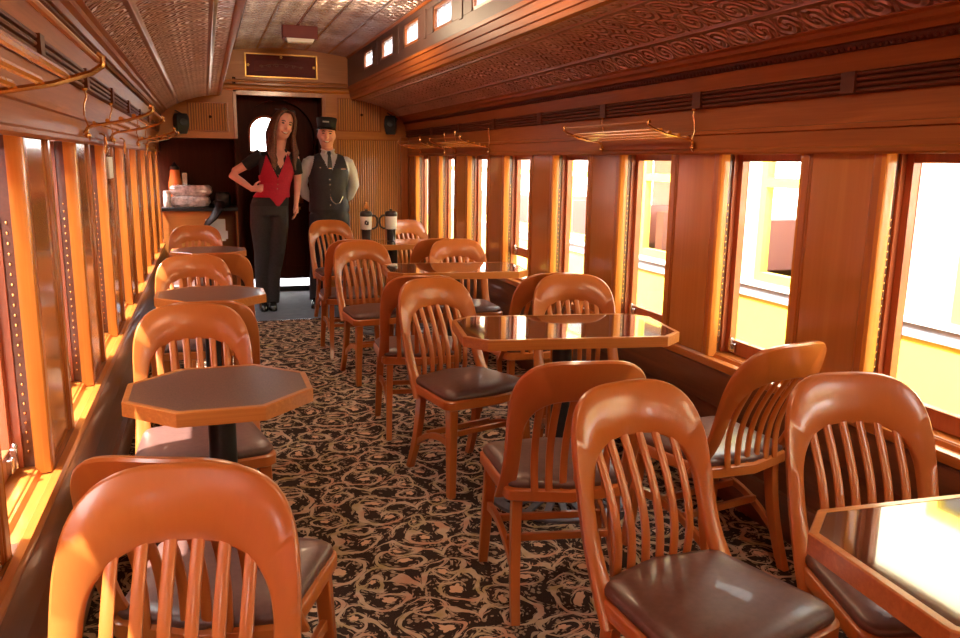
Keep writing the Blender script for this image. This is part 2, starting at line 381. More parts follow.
SPAN, OPEN = .87, .51
OFF = {1: 2.42, -1: 2.64}
for s, side in ((1, 'right'), (-1, 'left')):
    bm = NB()
    for w0, w1, z0, z1 in ((1.245, 1.375, -.4, .585), (1.24, 1.375, 1.475, 2.0)):
        bb(bm, X_(s, w0), X_(s, w1), Y0, 9.2 if s < 0 else Y1+.04, z0, z1)
    struct(link('wall_'+side, bm, M['wains']))
    # ledge under the windows
    bm = NB()
    long_profile(bm, s, [(1.375, .56), (1.232, .56), (1.215, .567), (1.210, .585), (1.215, .600), (1.232, .604), (1.238, .597), (1.262, .597), (1.268, .612), (1.375, .617)], Y0, Y1)
    struct(link(sname('trim'), bm, M['oakY']))
    bm = NB()
    long_profile(bm, s, [(1.245, .40), (1.228, .40), (1.224, .41), (1.224, .54), (1.230, .558), (1.245, .558)], Y0, Y1)
    long_profile(bm, s, [(1.245, .06), (1.215, .06), (1.215, .17), (1.225, .185), (1.245, .185)], Y0, Y1)
    struct(link('baseboard_'+side, bm, M['wains']))
    # header, fluted band, boards, cove
    bm = NB()
    long_profile(bm, s, [(1.24, 1.468), (1.222, 1.468), (1.216, 1.476), (1.216, 1.487), (1.225, 1.494), (1.225, 1.548), (1.217, 1.552), (1.217, 1.566), (1.227, 1.570), (1.227, 1.660), (1.24, 1.660)], Y0, Y1)
    long_profile(bm, s, [(1.24, 1.731), (1.212, 1.731), (1.196, 1.792), (1.24, 1.80)], Y0, Y1)
    long_profile(bm, s, [(1.24, 1.815), (1.176, 1.822), (1.168, 1.838), (1.150, 1.846), (1.146, 1.862), (1.130, 1.868), (1.130, 1.880), (1.24, 1.90)], Y0, Y1)
    struct(link(sname('trim'), bm, M['corn']))
    bm = NB(); pr = [(1.24, 1.658)]
    for i in range(4):
        z = 1.660+i*.0178
        pr += [(1.219-.0015*i, z), (1.209-.0015*i, z+.004), (1.207-.0015*i, z+.009), (1.209-.0015*i, z+.0135)]
    pr += [(1.24, 1.732)]
    long_profile(bm, s, pr, Y0, Y1)
    k = 0
    y = OFF[s]-4*SPAN
    while y < Y1:                                 # small rosette blocks over the pilasters
        bb(bm, X_(s, 1.196), X_(s, 1.225), y-.25, y-.19, 1.662, 1.73); y += SPAN
    struct(link(sname('trim'), bm, M['darkY']))
    bm = NB()
    long_profile(bm, s, [(1.24, 1.792), (1.192, 1.794), (1.182, 1.804), (1.184, 1.818), (1.24, 1.822)], Y0, Y1)
    y = .4
    while y < Y1-.02:
        sphere(bm, (X_(s, 1.184), y, 1.800), (.008, .010, .009), 6, 4); y += .026
    struct(link(sname('trim'), bm, M['darkY']))
    # pilasters
    j = -6
    while True:
        a = OFF[s]+j*SPAN+OPEN; b_ = a+SPAN-OPEN; j += 1
        if a >= Y1: break
        a, b2 = max(a, Y0), min(b_, Y1)
        if b2 < Y0+.05: continue
        bm = NB()
        bb(bm, X_(s, 1.245), X_(s, 1.358), a, b2, .60, 1.47, 0)
        for q0, q1 in ((a-.004, a+.030), (b2-.030, b2+.004)):
            bb(bm, X_(s, 1.236), X_(s, 1.26), q0, q1, .604, 1.469, 1)
        bb(bm, X_(s, 1.240), X_(s, 1.25), a+.030, a+.038, .604, 1.469, 1); bb(bm, X_(s, 1.240), X_(s, 1.25), b2-.038, b2-.030, .604, 1.469, 1)
        struct(link(sname('trim'), bm, [M['panel'], M['oakZ']], bevel=.003))
    # tin deck
    pr = [(1.137, 1.868), (1.06, 1.915), (.96, 1.960), (.84, 1.996), (.72, 2.018), (.64, 2.026)]
    bm = NB(); uvl = bm.loops.layers.uv.new('UVMap'); u = 0; us = [0]
    for p, q in zip(pr, pr[1:]): u += math.hypot(q[0]-p[0], q[1]-p[1]); us.append(u)
    def row(dz):
        return [[bm.verts.new((X_(s, w), y, z+dz)) for w, z in pr] for y in (Y0, Y1)]
    A, B = row(0), row(.03)
    for i in range(len(pr)-1):
        for R in (A, B):
            f = bm.faces.new((R[0][i], R[0][i+1], R[1][i+1], R[1][i]))
            for l, (uu, yy) in zip(f.loops, ((us[i], Y0), (us[i+1], Y0), (us[i+1], Y1), (us[i], Y1))): l[uvl].uv = (uu+.02, yy)
    for i in (0, len(pr)-1): bm.faces.new((A[0][i], A[1][i], B[1][i], B[0][i]))
    struct(link('ceiling', bm, M['copper']))
    # clerestory beam and frieze
    bm = NB()
    long_profile(bm, s, [(.67, 2.02), (.648, 2.018), (.636, 2.022), (.633, 2.046), (.626, 2.050), (.624, 2.082), (.616, 2.087), (.612, 2.125), (.603, 2.130), (.603, 2.150), (.67, 2.156)], Y0, Y1)
    long_profile(bm, s, [(.67, 2.425), (.600, 2.425), (.588, 2.437), (.590, 2.452), (.67, 2.47)], Y0, Y1)
    struct(link(sname('trim'), bm, M['corn']))
    bm = NB()
    bb(bm, X_(s, .607), X_(s, .67), Y0, Y1, 2.15, 2.228); bb(bm, X_(s, .607), X_(s, .67), Y0, Y1, 2.384, 2.43)
    ys = [7.59-.8*i for i in range(13)]
    prev = Y1
    for yf in ys:
        bb(bm, X_(s, .607), X_(s, .67), yf, prev, 2.228, 2.384)
        if prev < Y1: bb(bm, X_(s, .601), X_(s, .61), yf+.16, yf+.22, 2.215, 2.40)
        prev = yf-.42
    bb(bm, X_(s, .607), X_(s, .67), Y0, prev, 2.228, 2.384)
    struct(link(sname('trim'), bm, M['frieze'], bevel=.003))
    for yf in ys:
        w = struct(empty(sname('window'), (X_(s, .63), yf-.21, 2.306)))
        bm = NB()
        for z in (-.068, .068): bb(bm, -.018, .018, -.21, .21, z-.010, z+.010)
        for y in (-.197, .197): bb(bm, -.018, .018, y-.013, y+.013, -.078, .078)
        link('window_frame', bm, M['oakY'], w)
        bm = NB(); bb(bm, -.003, .003, -.186, .186, -.059, .059); link('pane', bm, M['frost'], w)

# centre of the roof
bm = NB(); uvl = bm.loops.layers.uv.new('UVMap'); n = 16
P = [(-.62+1.24*i/n, 2.432+.055*(1-((-.62+1.24*i/n)/.62)**2)) for i in range(n+1)]
R = [[bm.verts.new((XC+w, y, z)) for w, z in P] for y in (Y0, Y1)]; R2 = [[bm.verts.new((XC+w*1.03, y, z+.03)) for w, z in P] for y in (Y0, Y1)]
for Q in (R, R2):
    for i in range(n):
        f = bm.faces.new((Q[0][i], Q[0][i+1], Q[1][i+1], Q[1][i]))
        for l, (uu, yy) in zip(f.loops, ((P[i][0], Y0), (P[i+1][0], Y0), (P[i+1][0], Y1), (P[i][0], Y1))): l[uvl].uv = (uu+.62, yy)
struct(link('ceiling', bm, M['tin']))

# ---- side windows
def make_window(open_by=0.0):
    w = empty('window_0')
    bm = NB()
    for q in (-1, 1):                       # rounded golden stop, one each side, local +x points out of the carriage
        y = q*.255
        prism(bm, [(-.006, y+q*.012), (-.010, y-q*.004), (-.006, y-q*.016), (.010, y-q*.022), (.030, y-q*.022), (.030, y+q*.0)], .600, 1.472)
    link('window_stop', bm, M['trim'], w)
    bm = NB()
    for q in (-1, 1): bb(bm, .030, .060, q*.255, q*.249, .612, 1.472, 0)
    for q in (-1, 1):
        z = .66
        while z < 1.28: sphere(bm, (.045, q*.246, z), (.0034, .003, .0045), 6, 4, None, 1); z += .026
    link('shade_track', bm, [M['wains'], M['brass']], w)
    bm = NB()
    for q in (-1, 1): bb(bm, .058, .080, q*.255, q*.240, .612, 1.472)
    link('parting_bead', bm, M['sash'], w)
    z0 = .618+open_by
    bm = NB()
    for q in (-1, 1): bb(bm, .080, .112, q*.253, q*.213, z0, 1.472)
    bb(bm, .080, .112, -.213, .213, z0, z0+.062); bb(bm, .080, .112, -.213, .213, 1.440, 1.472)
    link('sash', bm, M['sash'], w, bevel=.003)
    bm = NB(); bb(bm, .094, .098, -.214, .214, z0+.060, 1.442); link('pane', bm, M['pane'], w)
    bm = NB(); bb(bm, .066, .084, -.20, -.16, z0+.012, z0+.05); bb(bm, .056, .072, -.188, -.172, z0+.022, z0+.075)
    lathe(bm, [(.006, 0), (.008, .004), (.008, .012), (.004, .018)], 10, (.062, -.18, z0+.07))
    bb(bm, .066, .084, .16, .20, z0+.012, z0+.05); bb(bm, .056, .072, .172, .188, z0+.022, z0+.075)
    link('sash_latch', bm, M['steel'], w, bevel=.002)
    bm = NB(); bb(bm, .030, .130, -.252, .252, .600, .617); link('window_sill', bm, M['oakY'], w, bevel=.004)
    return w
wproto = make_window(); first = True
for s in (1, -1):
    j = -6
    while True:
        a = OFF[s]+j*SPAN; j += 1
        if a+OPEN > Y1: break
        if a < Y0+.1: continue
        if s == 1 and abs(a+OPEN/2-5.285) < .1: w = make_window(.135)
        elif first: w = wproto; first = False
        else: w = copy_tree(wproto)
        w.name = sname('window'); struct(w)
        w.location = (X_(s, 1.245), a+OPEN/2, 0); w.rotation_euler.z = 0 if s == 1 else PI

# ---- the end of the saloon
DK = [(1.24, 1.0), (1.24, 1.82), (1.137, 1.868), (1.06, 1.915), (.96, 1.960), (.84, 1.996), (.72, 2.018), (.64, 2.026), (.60, 2.03)]
XL, XR = .326, 1.156
bm = NB()
pts = [(XR, 0), (X_(1, 1.24), 0)] + [(X_(1, w), z) for w, z in DK[1:-1]] + [(X_(1, .66), 2.026), (X_(1, .66), 2.14), (XR, 2.14)]
extr_y(bm, pts, Y1, Y1+.04)
pts = [(X_(-1, w), z) for w, z in [(1.24, 1.61)]+DK[1:-1]][::1] + [(X_(-1, .66), 2.026), (X_(-1, .66), 2.14), (XL, 2.14), (XL, 1.61)]
extr_y(bm, pts, Y1, Y1+.04)
bb(bm, XL, XR, Y1, Y1+.04, 2.06, 2.12)
struct(link('wall_end', bm, M['oakX']))
bm = NB()
extr_y(bm, [(X_(-1, .62), 2.12), (X_(1, .62), 2.12)] + [(XC+w, z) for w, z in P[::-1]], Y1, Y1+.03)
struct(link('wall_end', bm, M['oakX']))
bm = NB()
for z, r in ((2.105, .030), (2.165, .014)):
    prism(bm, [(Y1-r*math.sin(PI*i/8), z-r*math.cos(PI*i/8)) for i in range(9)], X_(-1, .63), X_(1, .63), 0, lambda y, z, x: (x, y, z))
struct(link(sname('trim'), bm, M['oakX']))
bm = NB()   # frames standing proud round the slatted panels, post, door casing
def frame(x0, x1, z0, z1, t=.012, y=Y1, d=.012):
    bb(bm, x0-t, x0, y-d, y, z0-t, z1+t); bb(bm, x1, x1+t, y-d, y, z0-t, z1+t); bb(bm, x0, x1, y-d, y, z0-t, z0); bb(bm, x0, x1, y-d, y, z1, z1+t)
frame(-.125, .234, 1.685, 1.94); frame(1.32, 1.75, 1.72, 2.03); frame(1.312, 1.937, .12, 1.62)
bb(bm, 1.965, 2.04, Y1-.03, Y1, 0, 1.66)
bb(bm, XR, XR+.035, Y1-.014, Y1, 0, 2.06); bb(bm, XL-.035, XL, Y1-.014, Y1, 1.61, 2.06); bb(bm, XL, XR, Y1-.014, Y1, 2.03, 2.075)
struct(link(sname('trim'), bm, M['oakZ'], bevel=.003))
def tambour(x0, x1, z0, z1, label, knobx=None):
    t = empty('cabinet_door', ((x0+x1)/2, Y1, z0)); w = (x1-x0)/2; h = z1-z0
    bm = NB(); bb(bm, -w, w, -.004, -.0005, 0, h, 1)
    n = int((x1-x0)/.0235); st = (x1-x0)/n
    for i in range(n):
        x = -w+(i+.5)*st; r = st*.36
        prism(bm, [(x+r*math.cos(PI*k/4), -.004-r*.8*math.sin(PI*k/4)) for k in range(5)], 0, h)
    link('slatted_panel', bm, [M['tambour'], M['tambour_dark']], t)
    bm = NB()
    if knobx is not None:
        sphere(bm, (knobx, -.028, h*.5), (.014, .010, .014)); tube(bm, [(knobx, -.008, h*.5), (knobx, -.024, h*.5)], .006)
        link('knob', bm, M['recess'], t)
    else:
        bb(bm, -.045, -.020, -.018, -.008, .80, .87); tube(bm, [(-.032, -.016, .86), (-.032, -.040, .862), (-.050, -.046, .85), (-.056, -.046, .80)], .006)
        link('latch', bm, M['brass'], t)
    tag(t, label, 'cabinet door'); return t
tambour(-.125, .234, 1.685, 1.94, 'small dark slatted cabinet door above the serving counter, left of the doorway', .02)
tambour(1.32, 1.75, 1.72, 2.03, 'upper slatted cabinet door with dark knob, beside the conductor cap', .02)
tambour(1.312, 1.937, .12, 1.62, 'tall golden slatted door with brass latch behind the conductor')
# passage to the end door
bm = NB()
bb(bm, XL-.03, XL, Y1, 8.93, 0, 2.2); bb(bm, XR, XR+.03, Y1+.04, 8.93, 0, 2.2)
bb(bm, XL, XR, Y1+.04, 8.93, 2.08, 2.11)
bb(bm, -.6, XL+.05, 8.93, 8.97, 0, 2.2); bb(bm, XR-.04, 2.2, 8.93, 8.97, 0, 2.2); bb(bm, XL, XR, 8.93, 8.97, 1.98, 2.2)
bb(bm, -.45, XL, Y1+.04, 8.93, 1.61, 1.64)
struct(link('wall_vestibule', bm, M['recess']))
door = struct(empty('door_1', (.745, 8.93, 0)))
def arch(x0, x1, z0, z1, n=12):
    r = (x1-x0)/2; c = (x0+x1)/2
    return [(x0, z0)]+[(x1, z0)]+[(c+r*math.cos(PI*i/n), z1-r+r*math.sin(PI*i/n)) for i in range(n+1)]
bm = NB()
# slab around an arched light: strips left and right, pieces above and below
wx0, wx1, wz0, wz1 = -.275, .03, 1.50, 1.845
bb(bm, -.37, wx0, .0, .04, .135, 1.985); bb(bm, wx1, .37, .0, .04, .135, 1.985); bb(bm, wx0, wx1, 0, .04, .135, wz0)
ar = arch(wx0, wx1, wz0, wz1)[2:]
for p, q in zip(ar, ar[1:]): extr_y(bm, [(q[0], q[1]), (p[0], p[1]), (p[0], 1.985), (q[0], 1.985)], 0, .04)
for x0, x1, z0, z1 in ((-.28, -.03, .25, 1.3), (.05, .30, .25, 1.3)):
    for a, b_, c, d in ((x0, x0+.02, z0, z1), (x1-.02, x1, z0, z1), (x0, x1, z0, z0+.02), (x0, x1, z1-.02, z1)): bb(bm, a, b_, -.012, 0, c, d)
link('door_panel', bm, M['door'], door, bevel=.003)
bm = NB(); tube(bm, [(x, -.008, z) for x, z in arch(wx0-.01, wx1+.01, wz0-.01, wz1+.01)], .014, 8, True)
link('window_molding', bm, M['sash'], door)
bm = NB(); extr_y(bm, arch(wx0, wx1, wz0, wz1), .018, .022); link('door_glass', bm, M['pane'], door)
bm = NB(); bb(bm, .200, .252, -.05, 0, .955, 1.055); tube(bm, [(.18, -.06, 1.03), (.262, -.06, 1.03)], .010)
link('lock', bm, M['brass'], door, bevel=.003)
bm = NB(); sphere(bm, (.215, -.03, .90), (.020, .012, .020)); link('knob', bm, M['brass'], door)
bm = NB(); bb(bm, .34, 1.15, 8.90, 8.98, 0, .055); struct(link(sname('trim'), bm, M['black']))
# arched casing in front of the door
bm = NB()
ca = arch(.37, 1.12, 0, 2.02, 16)[2:]
for p, q in zip(ca, ca[1:]): extr_y(bm, [(q[0], q[1]), (p[0], p[1]), (p[0], 2.08), (q[0], 2.08)], 8.80, 8.92)
bb(bm, XL, .37, 8.80, 8.92, 0, 2.08); bb(bm, 1.12, XR, 8.80, 8.92, 0, 2.08)
struct(link(sname('trim'), bm, M['door']))
# wall behind the camera
bm = NB(); extr_y(bm, [(X_(-1, 1.3), -.1), (X_(1, 1.3), -.1), (X_(1, 1.3), 1.9), (X_(1, .66), 2.1), (X_(1, .66), 2.52), (X_(-1, .66), 2.52), (X_(-1, .66), 2.1), (X_(-1, 1.3), 1.9)], Y0-.05, Y0)
struct(link('wall_back', bm, M['oakZ']))

# ---- luggage racks
def make_rack(L):
    r = empty('luggage_rack')
    # local: +x from the wall into the carriage, y along
    for y in (0, L):
        bm = NB()
        pts = [(0, y, -.032), (.012, y, -.012), (.03, y, -.002), (.08, y, .006), (.15, y, .020), (.215, y, .042), (.235, y, .056), (.236, y, .070), (.226, y, .076)]
        tube(bm, pts, .0058, 8)
        link('rack_arm', bm, M['brass'], r)
        bm = NB()
        tube(bm, [(-.004, y, .135), (.012, y, .125), (.016, y, .10), (.006, y, .07), (.004, y, .03), (.014, y, .0), (.012, y, -.03), (-.004, y, -.04)], .0032, 6)
        sphere(bm, (.012, y, .128), .011, 8, 6); sphere(bm, (.012, y, -.038), .011, 8, 6)
        tube(bm, [(.012, y, -.04), (.016, y+.010, -.047), (.014, y+.016, -.056)], .003, 6)
        link('scroll_bracket', bm, M['brass'], r)
    for x, z, q in ((.035, .008, .006), (.08, .016, .008), (.125, .025, .008), (.17, .036, .008), (.226, .066, .0055)):
        bm = NB(); tube(bm, [(x, 0, z), (x, L/2, z), (x, L, z)], q, 8)
        link('rack_rail', bm, M['corn'] if x in (.226,) else M['trim'], r)
    return r
RL = [(1, 3.10, .86, 'brass luggage rack above the window beside the nearest occupied stretch of right wall, closest of the right racks'),
      (1, 5.80, .86, 'brass luggage rack in the middle of the far right racks'),
      (1, 6.98, .86, 'brass luggage rack at the far right end next to the slatted door'),
      (-1, .85, .88, 'large luggage rack with wooden rails at the near top left'),
      (-1, 3.28, .86, 'brass luggage rack halfway along the left wall'),
      (-1, 5.70, .86, 'brass luggage rack at the far left end below the dark speaker')]
RL[0] = (1, 3.10, .86, 'brass luggage rack on the right wall, closest to the camera on that side')
rk = make_rack(.86)
for i, (s, y, L, lab) in enumerate(RL):
    r = rk if i == 0 else copy_tree(rk)
    r.location = (X_(s, 1.222), y if s < 0 else y+.86, 1.535); r.rotation_euler.z = PI if s == 1 else 0
    tag(r, lab, 'luggage rack', 'brass luggage racks above the windows')
# ring hooks along the left header
hk = empty('ring_hook'); bm = NB(); tube(bm, [(.0, 0, 0), (.012, 0, 0), (.022, 0, -.008)], .004, 6); link('hook', bm, M['brass'], hk)
bm = NB(); tube(bm, [(.022, .036*math.sin(2*PI*i/16), -.044+.036*math.cos(2*PI*i/16)) for i in range(16)], .003, 6, True); link('ring', bm, M['brass'], hk)
for i, (y, lab) in enumerate(((3.75, 'closest'), (4.62, 'second closest'), (6.3, 'second farthest'), (7.5, 'farthest'))):
    r = hk if i == 0 else copy_tree(hk); r.location = (X_(-1, 1.225), y, 1.515)
    tag(r, '%s brass ring hanging under the left luggage racks' % lab, 'ring hook', 'brass rings below the left racks')
# ------------------------------------------------------------------ chairs
def sup(t, a, b, n):
    c, s = math.cos(t), math.sin(t)
    return a*abs(c)**(2/n)*(1 if c >= 0 else -1), b*abs(s)**(2/n)
def ys(v):      # side profile of the bow, seat to crest
    K = [(.34, -.085), (.40, -.125), (.46, -.168), (.52, -.197), (.58, -.217), (.66, -.238), (.75, -.266), (.88, -.312)]
    for (a, p), (b_, q) in zip(K, K[1:]):
        if v <= b_: 
            t = (v-a)/(b_-a); return p+(q-p)*t
    return K[-1][1]
def ysm(v): return (ys(v-.04)+2*ys(v)+ys(v+.04))/4
def back_pt(u, v, d=0):
    k = .046*max(0, min(1, (v-.40)/.35))
    return Vector((u, ysm(v)-k*(1-(u/.212)**2)+d, v))
def make_chair():
    r = empty('dining_chair')
    # bow: one bent board from left foot over the crest to the right foot
    bm = NB(); sec = []
    for v in (.375, .40, .44, .48, .52, .56, .60):
        wd = .048 if v > .5 else .048+.012*(.5-v)/.12
        ou = .2115 if v > .5 else .2115+.010*(.5-v)/.12
        sec.append(((ou, v), (ou-wd, v)))
    def even(fn, m):                       # the outline cut into equal lengths
        P = [fn(PI*i/2000) for i in range(2001)]; D = [0]
        for p, q in zip(P, P[1:]): D.append(D[-1]+math.dist(p, q))
        out = []; k = 0
        for j in range(1, m):
            t = D[-1]*j/m
            while D[k+1] < t: k += 1
            f = (t-D[k])/max(1e-9, D[k+1]-D[k]); out.append((P[k][0]+(P[k+1][0]-P[k][0])*f, P[k][1]+(P[k+1][1]-P[k][1])*f))
        return out
    for o, q in zip(even(lambda t: sup(t, .2115+.003*math.sin(t), .276, 3.7), 40), even(lambda t: sup(t, .1635-.006*math.sin(t), .148, 2.9), 40)):
        sec.append(((o[0], .60+o[1]), (q[0], .60+q[1])))
    for v in (.60, .56, .52, .48, .44, .40, .375):
        wd = .048 if v > .5 else .048+.012*(.5-v)/.12
        ou = .2115 if v > .5 else .2115+.010*(.5-v)/.12
        sec.append(((-ou, v), (-ou+wd, v)))
    rs = []
    for o, q in sec:
        o, q = Vector(o), Vector(q); L_ = (q-o).length; e = (q-o)/L_
        ring = []
        for f, d in ((.0, .006), (.006, .012), (L_-.006, .012), (L_, .006), (L_, -.006), (L_-.006, -.012), (.006, -.012), (.0, -.006)):
            p = o+e*f; ring.append(back_pt(p.x, p.y, d))
        rs.append(ring)
    rings(bm, rs)
    link('back_frame', bm, M['chair'], r, ang=50)
    for i in range(6):
        ub = -.112+.0448*i; ut = ub*1.08; vt = .60+.146*max(0, 1-abs(ut/.160)**2.9)**(1/2.9)+.012
        bm = NB(); rs = []
        for k in range(11):
            s = k/10; v = .425+(vt-.425)*s; u = ub+(ut-ub)*s
            p = back_pt(u, max(v, .36)); base = Vector((0, -.205, .425)); top = back_pt(ut, vt)
            y = (base.y+.004)+(top.y-base.y)*s + .040*math.sin(PI*s)*(1-.25*s)
            w, t = .0115, .0055
            rs.append([(u+a*w, y+b_*t, v) for a, b_ in ((1, .5), (.7, 1), (-.7, 1), (-1, .5), (-1, -.5), (-.7, -1), (.7, -1), (1, -.5))])
        rings(bm, rs); link('slat', bm, M['chair'], r, ang=40)
    # seat
    def seat_outline(inset, n=6):
        P = []
        def corner(cx, cy, a0, rad):
            for k in range(n+1):
                a = math.radians(a0+90*k/n*1.0); P.append((cx+rad*math.cos(a), cy+rad*math.sin(a)))
        i = inset
        corner(.238-i-.05, .190-i-.045, 0, .045); P.append((0, .212-i)); corner(-.238+i+.05, .190-i-.045, 90, .045)
        corner(-.200+i+.03, -.190+i+.03, 180, .03); P.append((0, -.222+i)); corner(.200-i-.03, -.190+i+.03, 270, .03)
        return P
    bm = NB(); o = seat_outline(0); o2 = seat_outline(.006)
    rings(bm, [[(x, y, .388) for x, y in o2], [(x, y, .393) for x, y in o], [(x, y, .424) for x, y in o], [(x, y, .430) for x, y in o2]])
    link('seat_frame', bm, M['chair'], r, ang=45)
    bm = NB(); rs = []
    for ins, z in ((.012, .430), (.008, .438), (.010, .448), (.020, .458), (.045, .466), (.09, .470), (.15, .4715)):
        rs.append([(x*(1 if ins < .1 else .9), y, z) for x, y in seat_outline(ins)])
    rings(bm, rs); link('seat_cushion', bm, M['leather'], r, ang=60)
    for s in (-1, 1):
        bm = NB(); rs = []
        for t, z in ((0, .392), (.3, .27), (.7, .12), (1, 0)):
            h = .021-.005*t; cx, cy = s*(.192+.020*t), .150+.030*t
            rs.append([(cx+a*h, cy+b_*h, z) for a, b_ in ((1, 1), (-1, 1), (-1, -1), (1, -1))])
        rings(bm, rs); link('leg', bm, M['chair'], r, bevel=.004, ang=40)
        bm = NB(); rs = []
        for t in (0, .15, .3, .45, .6, .75, .9, 1):
            z = .392*(1-t); cx = s*(.158+.012*t); cy = -.150-.006*t-.078*t*t; h, g = .0165-.002*t, .021-.004*t
            rs.append([(cx+a*h, cy+b_*g, z) for a, b_ in ((1, 1), (-1, 1), (-1, -1), (1, -1))])
        rings(bm, rs); link('leg', bm, M['chair'], r, bevel=.003, ang=40)
        bm = NB(); rs = []     # arched side stretcher
        for k in range(11):
            t = k/10; y = .162-.335*t; x = s*(.199-.035*t); z = .225-.085*t*t+.018*math.sin(PI*t); h = .017-.003*math.sin(PI*t)
            rs.append([(x+a*.0085, y, z+b_*h) for a, b_ in ((1, 1), (-1, 1), (-1, -1), (1, -1))])
        rings(bm, rs); link('stretcher', bm, M['chair'], r, bevel=.002, ang=40)
    for y, z in ((.045, .228), (-.075, .212)):
        bm = NB(); x = .199-.035*((.162-y)/.335)
        bb(bm, -x, x, y-.0085, y+.0085, z-.012, z+.012); link('stretcher', bm, M['chair'], r, bevel=.002)
    return r
CH = [
 ('A', 1.050, 1.415, 190, 'slat-back chair at lower front right, its brown seat fully visible'),
 ('B', 1.066, 2.325, -10.5, 'chair seen from behind at the aisle corner of the table with iron base'),
 ('C', 1.087, 3.333, 197, 'slatted aisle chair facing the camera at the left end of the middle right table'),
 ('D', 1.045, 4.10, -9.3, 'aisle chair seen from behind, hidden by the slatted chair left of the middle right table'),
 ('E', 1.043, 5.157, 191, 'aisle chair facing the camera at the left end of the second farthest right table'),
 ('F', 1.113, 7.138, 190, 'wooden chair just in front of the conductor legs'),
 ('G', 1.560, 1.334, 169, 'chair facing the camera behind the glaring white tabletop at the right edge'),
 ('H', 1.695, 2.36, 10, 'chair by the window turned sideways with its curved back towards the right'),
 ('I', 1.653, 3.298, 169, 'window-side chair facing the camera directly behind the middle right tabletop'),
 ('J', 1.657, 5.19, 174, 'window-side chair facing the camera behind the second farthest right table'),
 ('N', 1.80, 7.079, 188, 'dark-backed chair farthest right, behind the two travel mugs'),
 ('P', -.135, 1.136, 167, 'large chair back filling the lower left corner, nearest to the camera'),
 ('Q', .005, 1.86, -20, 'chair hidden behind the nearest left chair, its back rim and light seat showing'),
 ('R', -.055, 2.854, 184, 'chair facing the camera behind the nearest octagonal table on the left'),
 ('S', -.030, 3.60, 0, 'chair back rim peeking out right behind the left chair at the near octagonal table'),
 ('T', -.064, 4.522, 184.9, 'chair facing the camera behind the middle octagonal table on the left'),
 ('U', .042, 5.30, 0, 'chair back rim between the middle and farthest left tables'),
 ('V', -.116, 6.68, 176, 'farthest chair of the left row, in front of the serving counter'),
 ('K', 1.66, 4.05, 2, 'window-side chair seen from behind, hidden by the chair behind the middle right tabletop'),
 ('L', 1.60, 5.93, 0, 'window-side chair seen from behind at the farthest right table'),
 ('M', 1.000, 5.93, -4, 'aisle chair seen from behind in front of the farthest right table'),
]
proto = make_chair()
for i, (k, x, y, a, lab) in enumerate(CH):
    c = proto if i == 0 else copy_tree(proto)
    c.location = (x, y, 0); c.rotation_euler.z = math.radians(a)
    tag(c, lab, 'chair', 'slat-back dining chairs with brown vinyl seats')

# ------------------------------------------------------------------ tables
def make_table(w, d, ch, base_r, top='laminate'):
    t = empty('dining_table'); hw, hd = w/2, d/2; H = .75
    def octo(i, z):
        a, b_ = hw-i, hd-i; c = ch-i*.586
        return [(a, -b_+c, z), (a, b_-c, z), (a-c, b_, z), (-a+c, b_, z), (-a, b_-c, z), (-a, -b_+c, z), (-a+c, -b_, z), (a-c, -b_, z)]
    bm = NB(); rings(bm, [octo(.018, H-.032), octo(.018, H-.001)]); link('tabletop', bm, M[top], t)
    bm = NB(); rings(bm, [octo(0, H-.042), octo(0, H-.003), octo(.003, H), octo(.0175, H), octo(.0178, H-.034), octo(.010, H-.042)], closed=True, cap=False)
    link('edge_band', bm, M['edge'], t, ang=20)
    bm = NB(); bb(bm, -.10, .10, -.10, .10, H-.047, H-.033); lathe(bm, [(.075, H-.060), (.075, H-.047)], 20); link('top_plate', bm, M['blackpost'], t)
    bm = NB(); lathe(bm, [(.041, .04), (.041, H-.06)], 24); link('column', bm, M['blackpost'], t)
    bm = NB(); R = base_r; n = 48
    lathe(bm, [(.05, .055), (.05, .085), (.075, .05), (.078, .04), (.078, .018), (.05, .018)], 24)
    rings(bm, [[(r*math.cos(2*PI*k/n), r*math.sin(2*PI*k/n), z) for k in range(n)] for r, z in ((R, 0), (R, .014), (R-.012, .022), (R-.035, .024), (R-.035, .006), (R-.02, 0))], closed=True, cap=False)
    m = 22
    for k in range(m):
        a = 2*PI*k/m; c, s = math.cos(a), math.sin(a); rs = []
        for q, hw_, z in ((.06, .0055, .042), (.11, .008, .034), (.16, .0155, .028), (R-.03, .011, .023)):
            rs.append([(q*c-u*s*hw_, q*s+u*c*hw_, z-dz) for u, dz in ((1, 0), (-1, 0), (-1, .012), (1, .012))])
        rings(bm, rs)
    link('base', bm, M['iron'], t, ang=40)
    return t
tl = make_table(.53, .49, .148, .20); tr = make_table(.90, .50, .085, .31, 'glossy'); tr2 = None
TB = [(tl, 0.012, 2.455, 0, 'nearest octagonal table in the left row with black column'),
      (tl, .0, 4.24, 0, 'middle octagonal table of the left row'),
      (tl, .0, 6.30, 0, 'farthest octagonal table in the left row before the serving counter'),
      (tr, 1.48, .93, -4, 'table cut by the right edge of the frame with white glare on top'),
      (tr, 1.40, 3.02, -9, 'long dark glossy table at the middle of the right row with iron base'),
      (tr, 1.50, 4.93, -6, 'long table second farthest in the right row, by the window with the raised sash'),
      (tr, 1.47, 6.62, -4, 'farthest right table carrying two travel mugs')]
seen = set()
for p, x, y, a, lab in TB:
    t = p if id(p) not in seen else copy_tree(p); seen.add(id(p))
    t.location = (x, y, 0); t.rotation_euler.z = math.radians(a)
    tag(t, lab, 'table', 'octagonal tables of the left row' if p is tl else 'long tables of the right row')

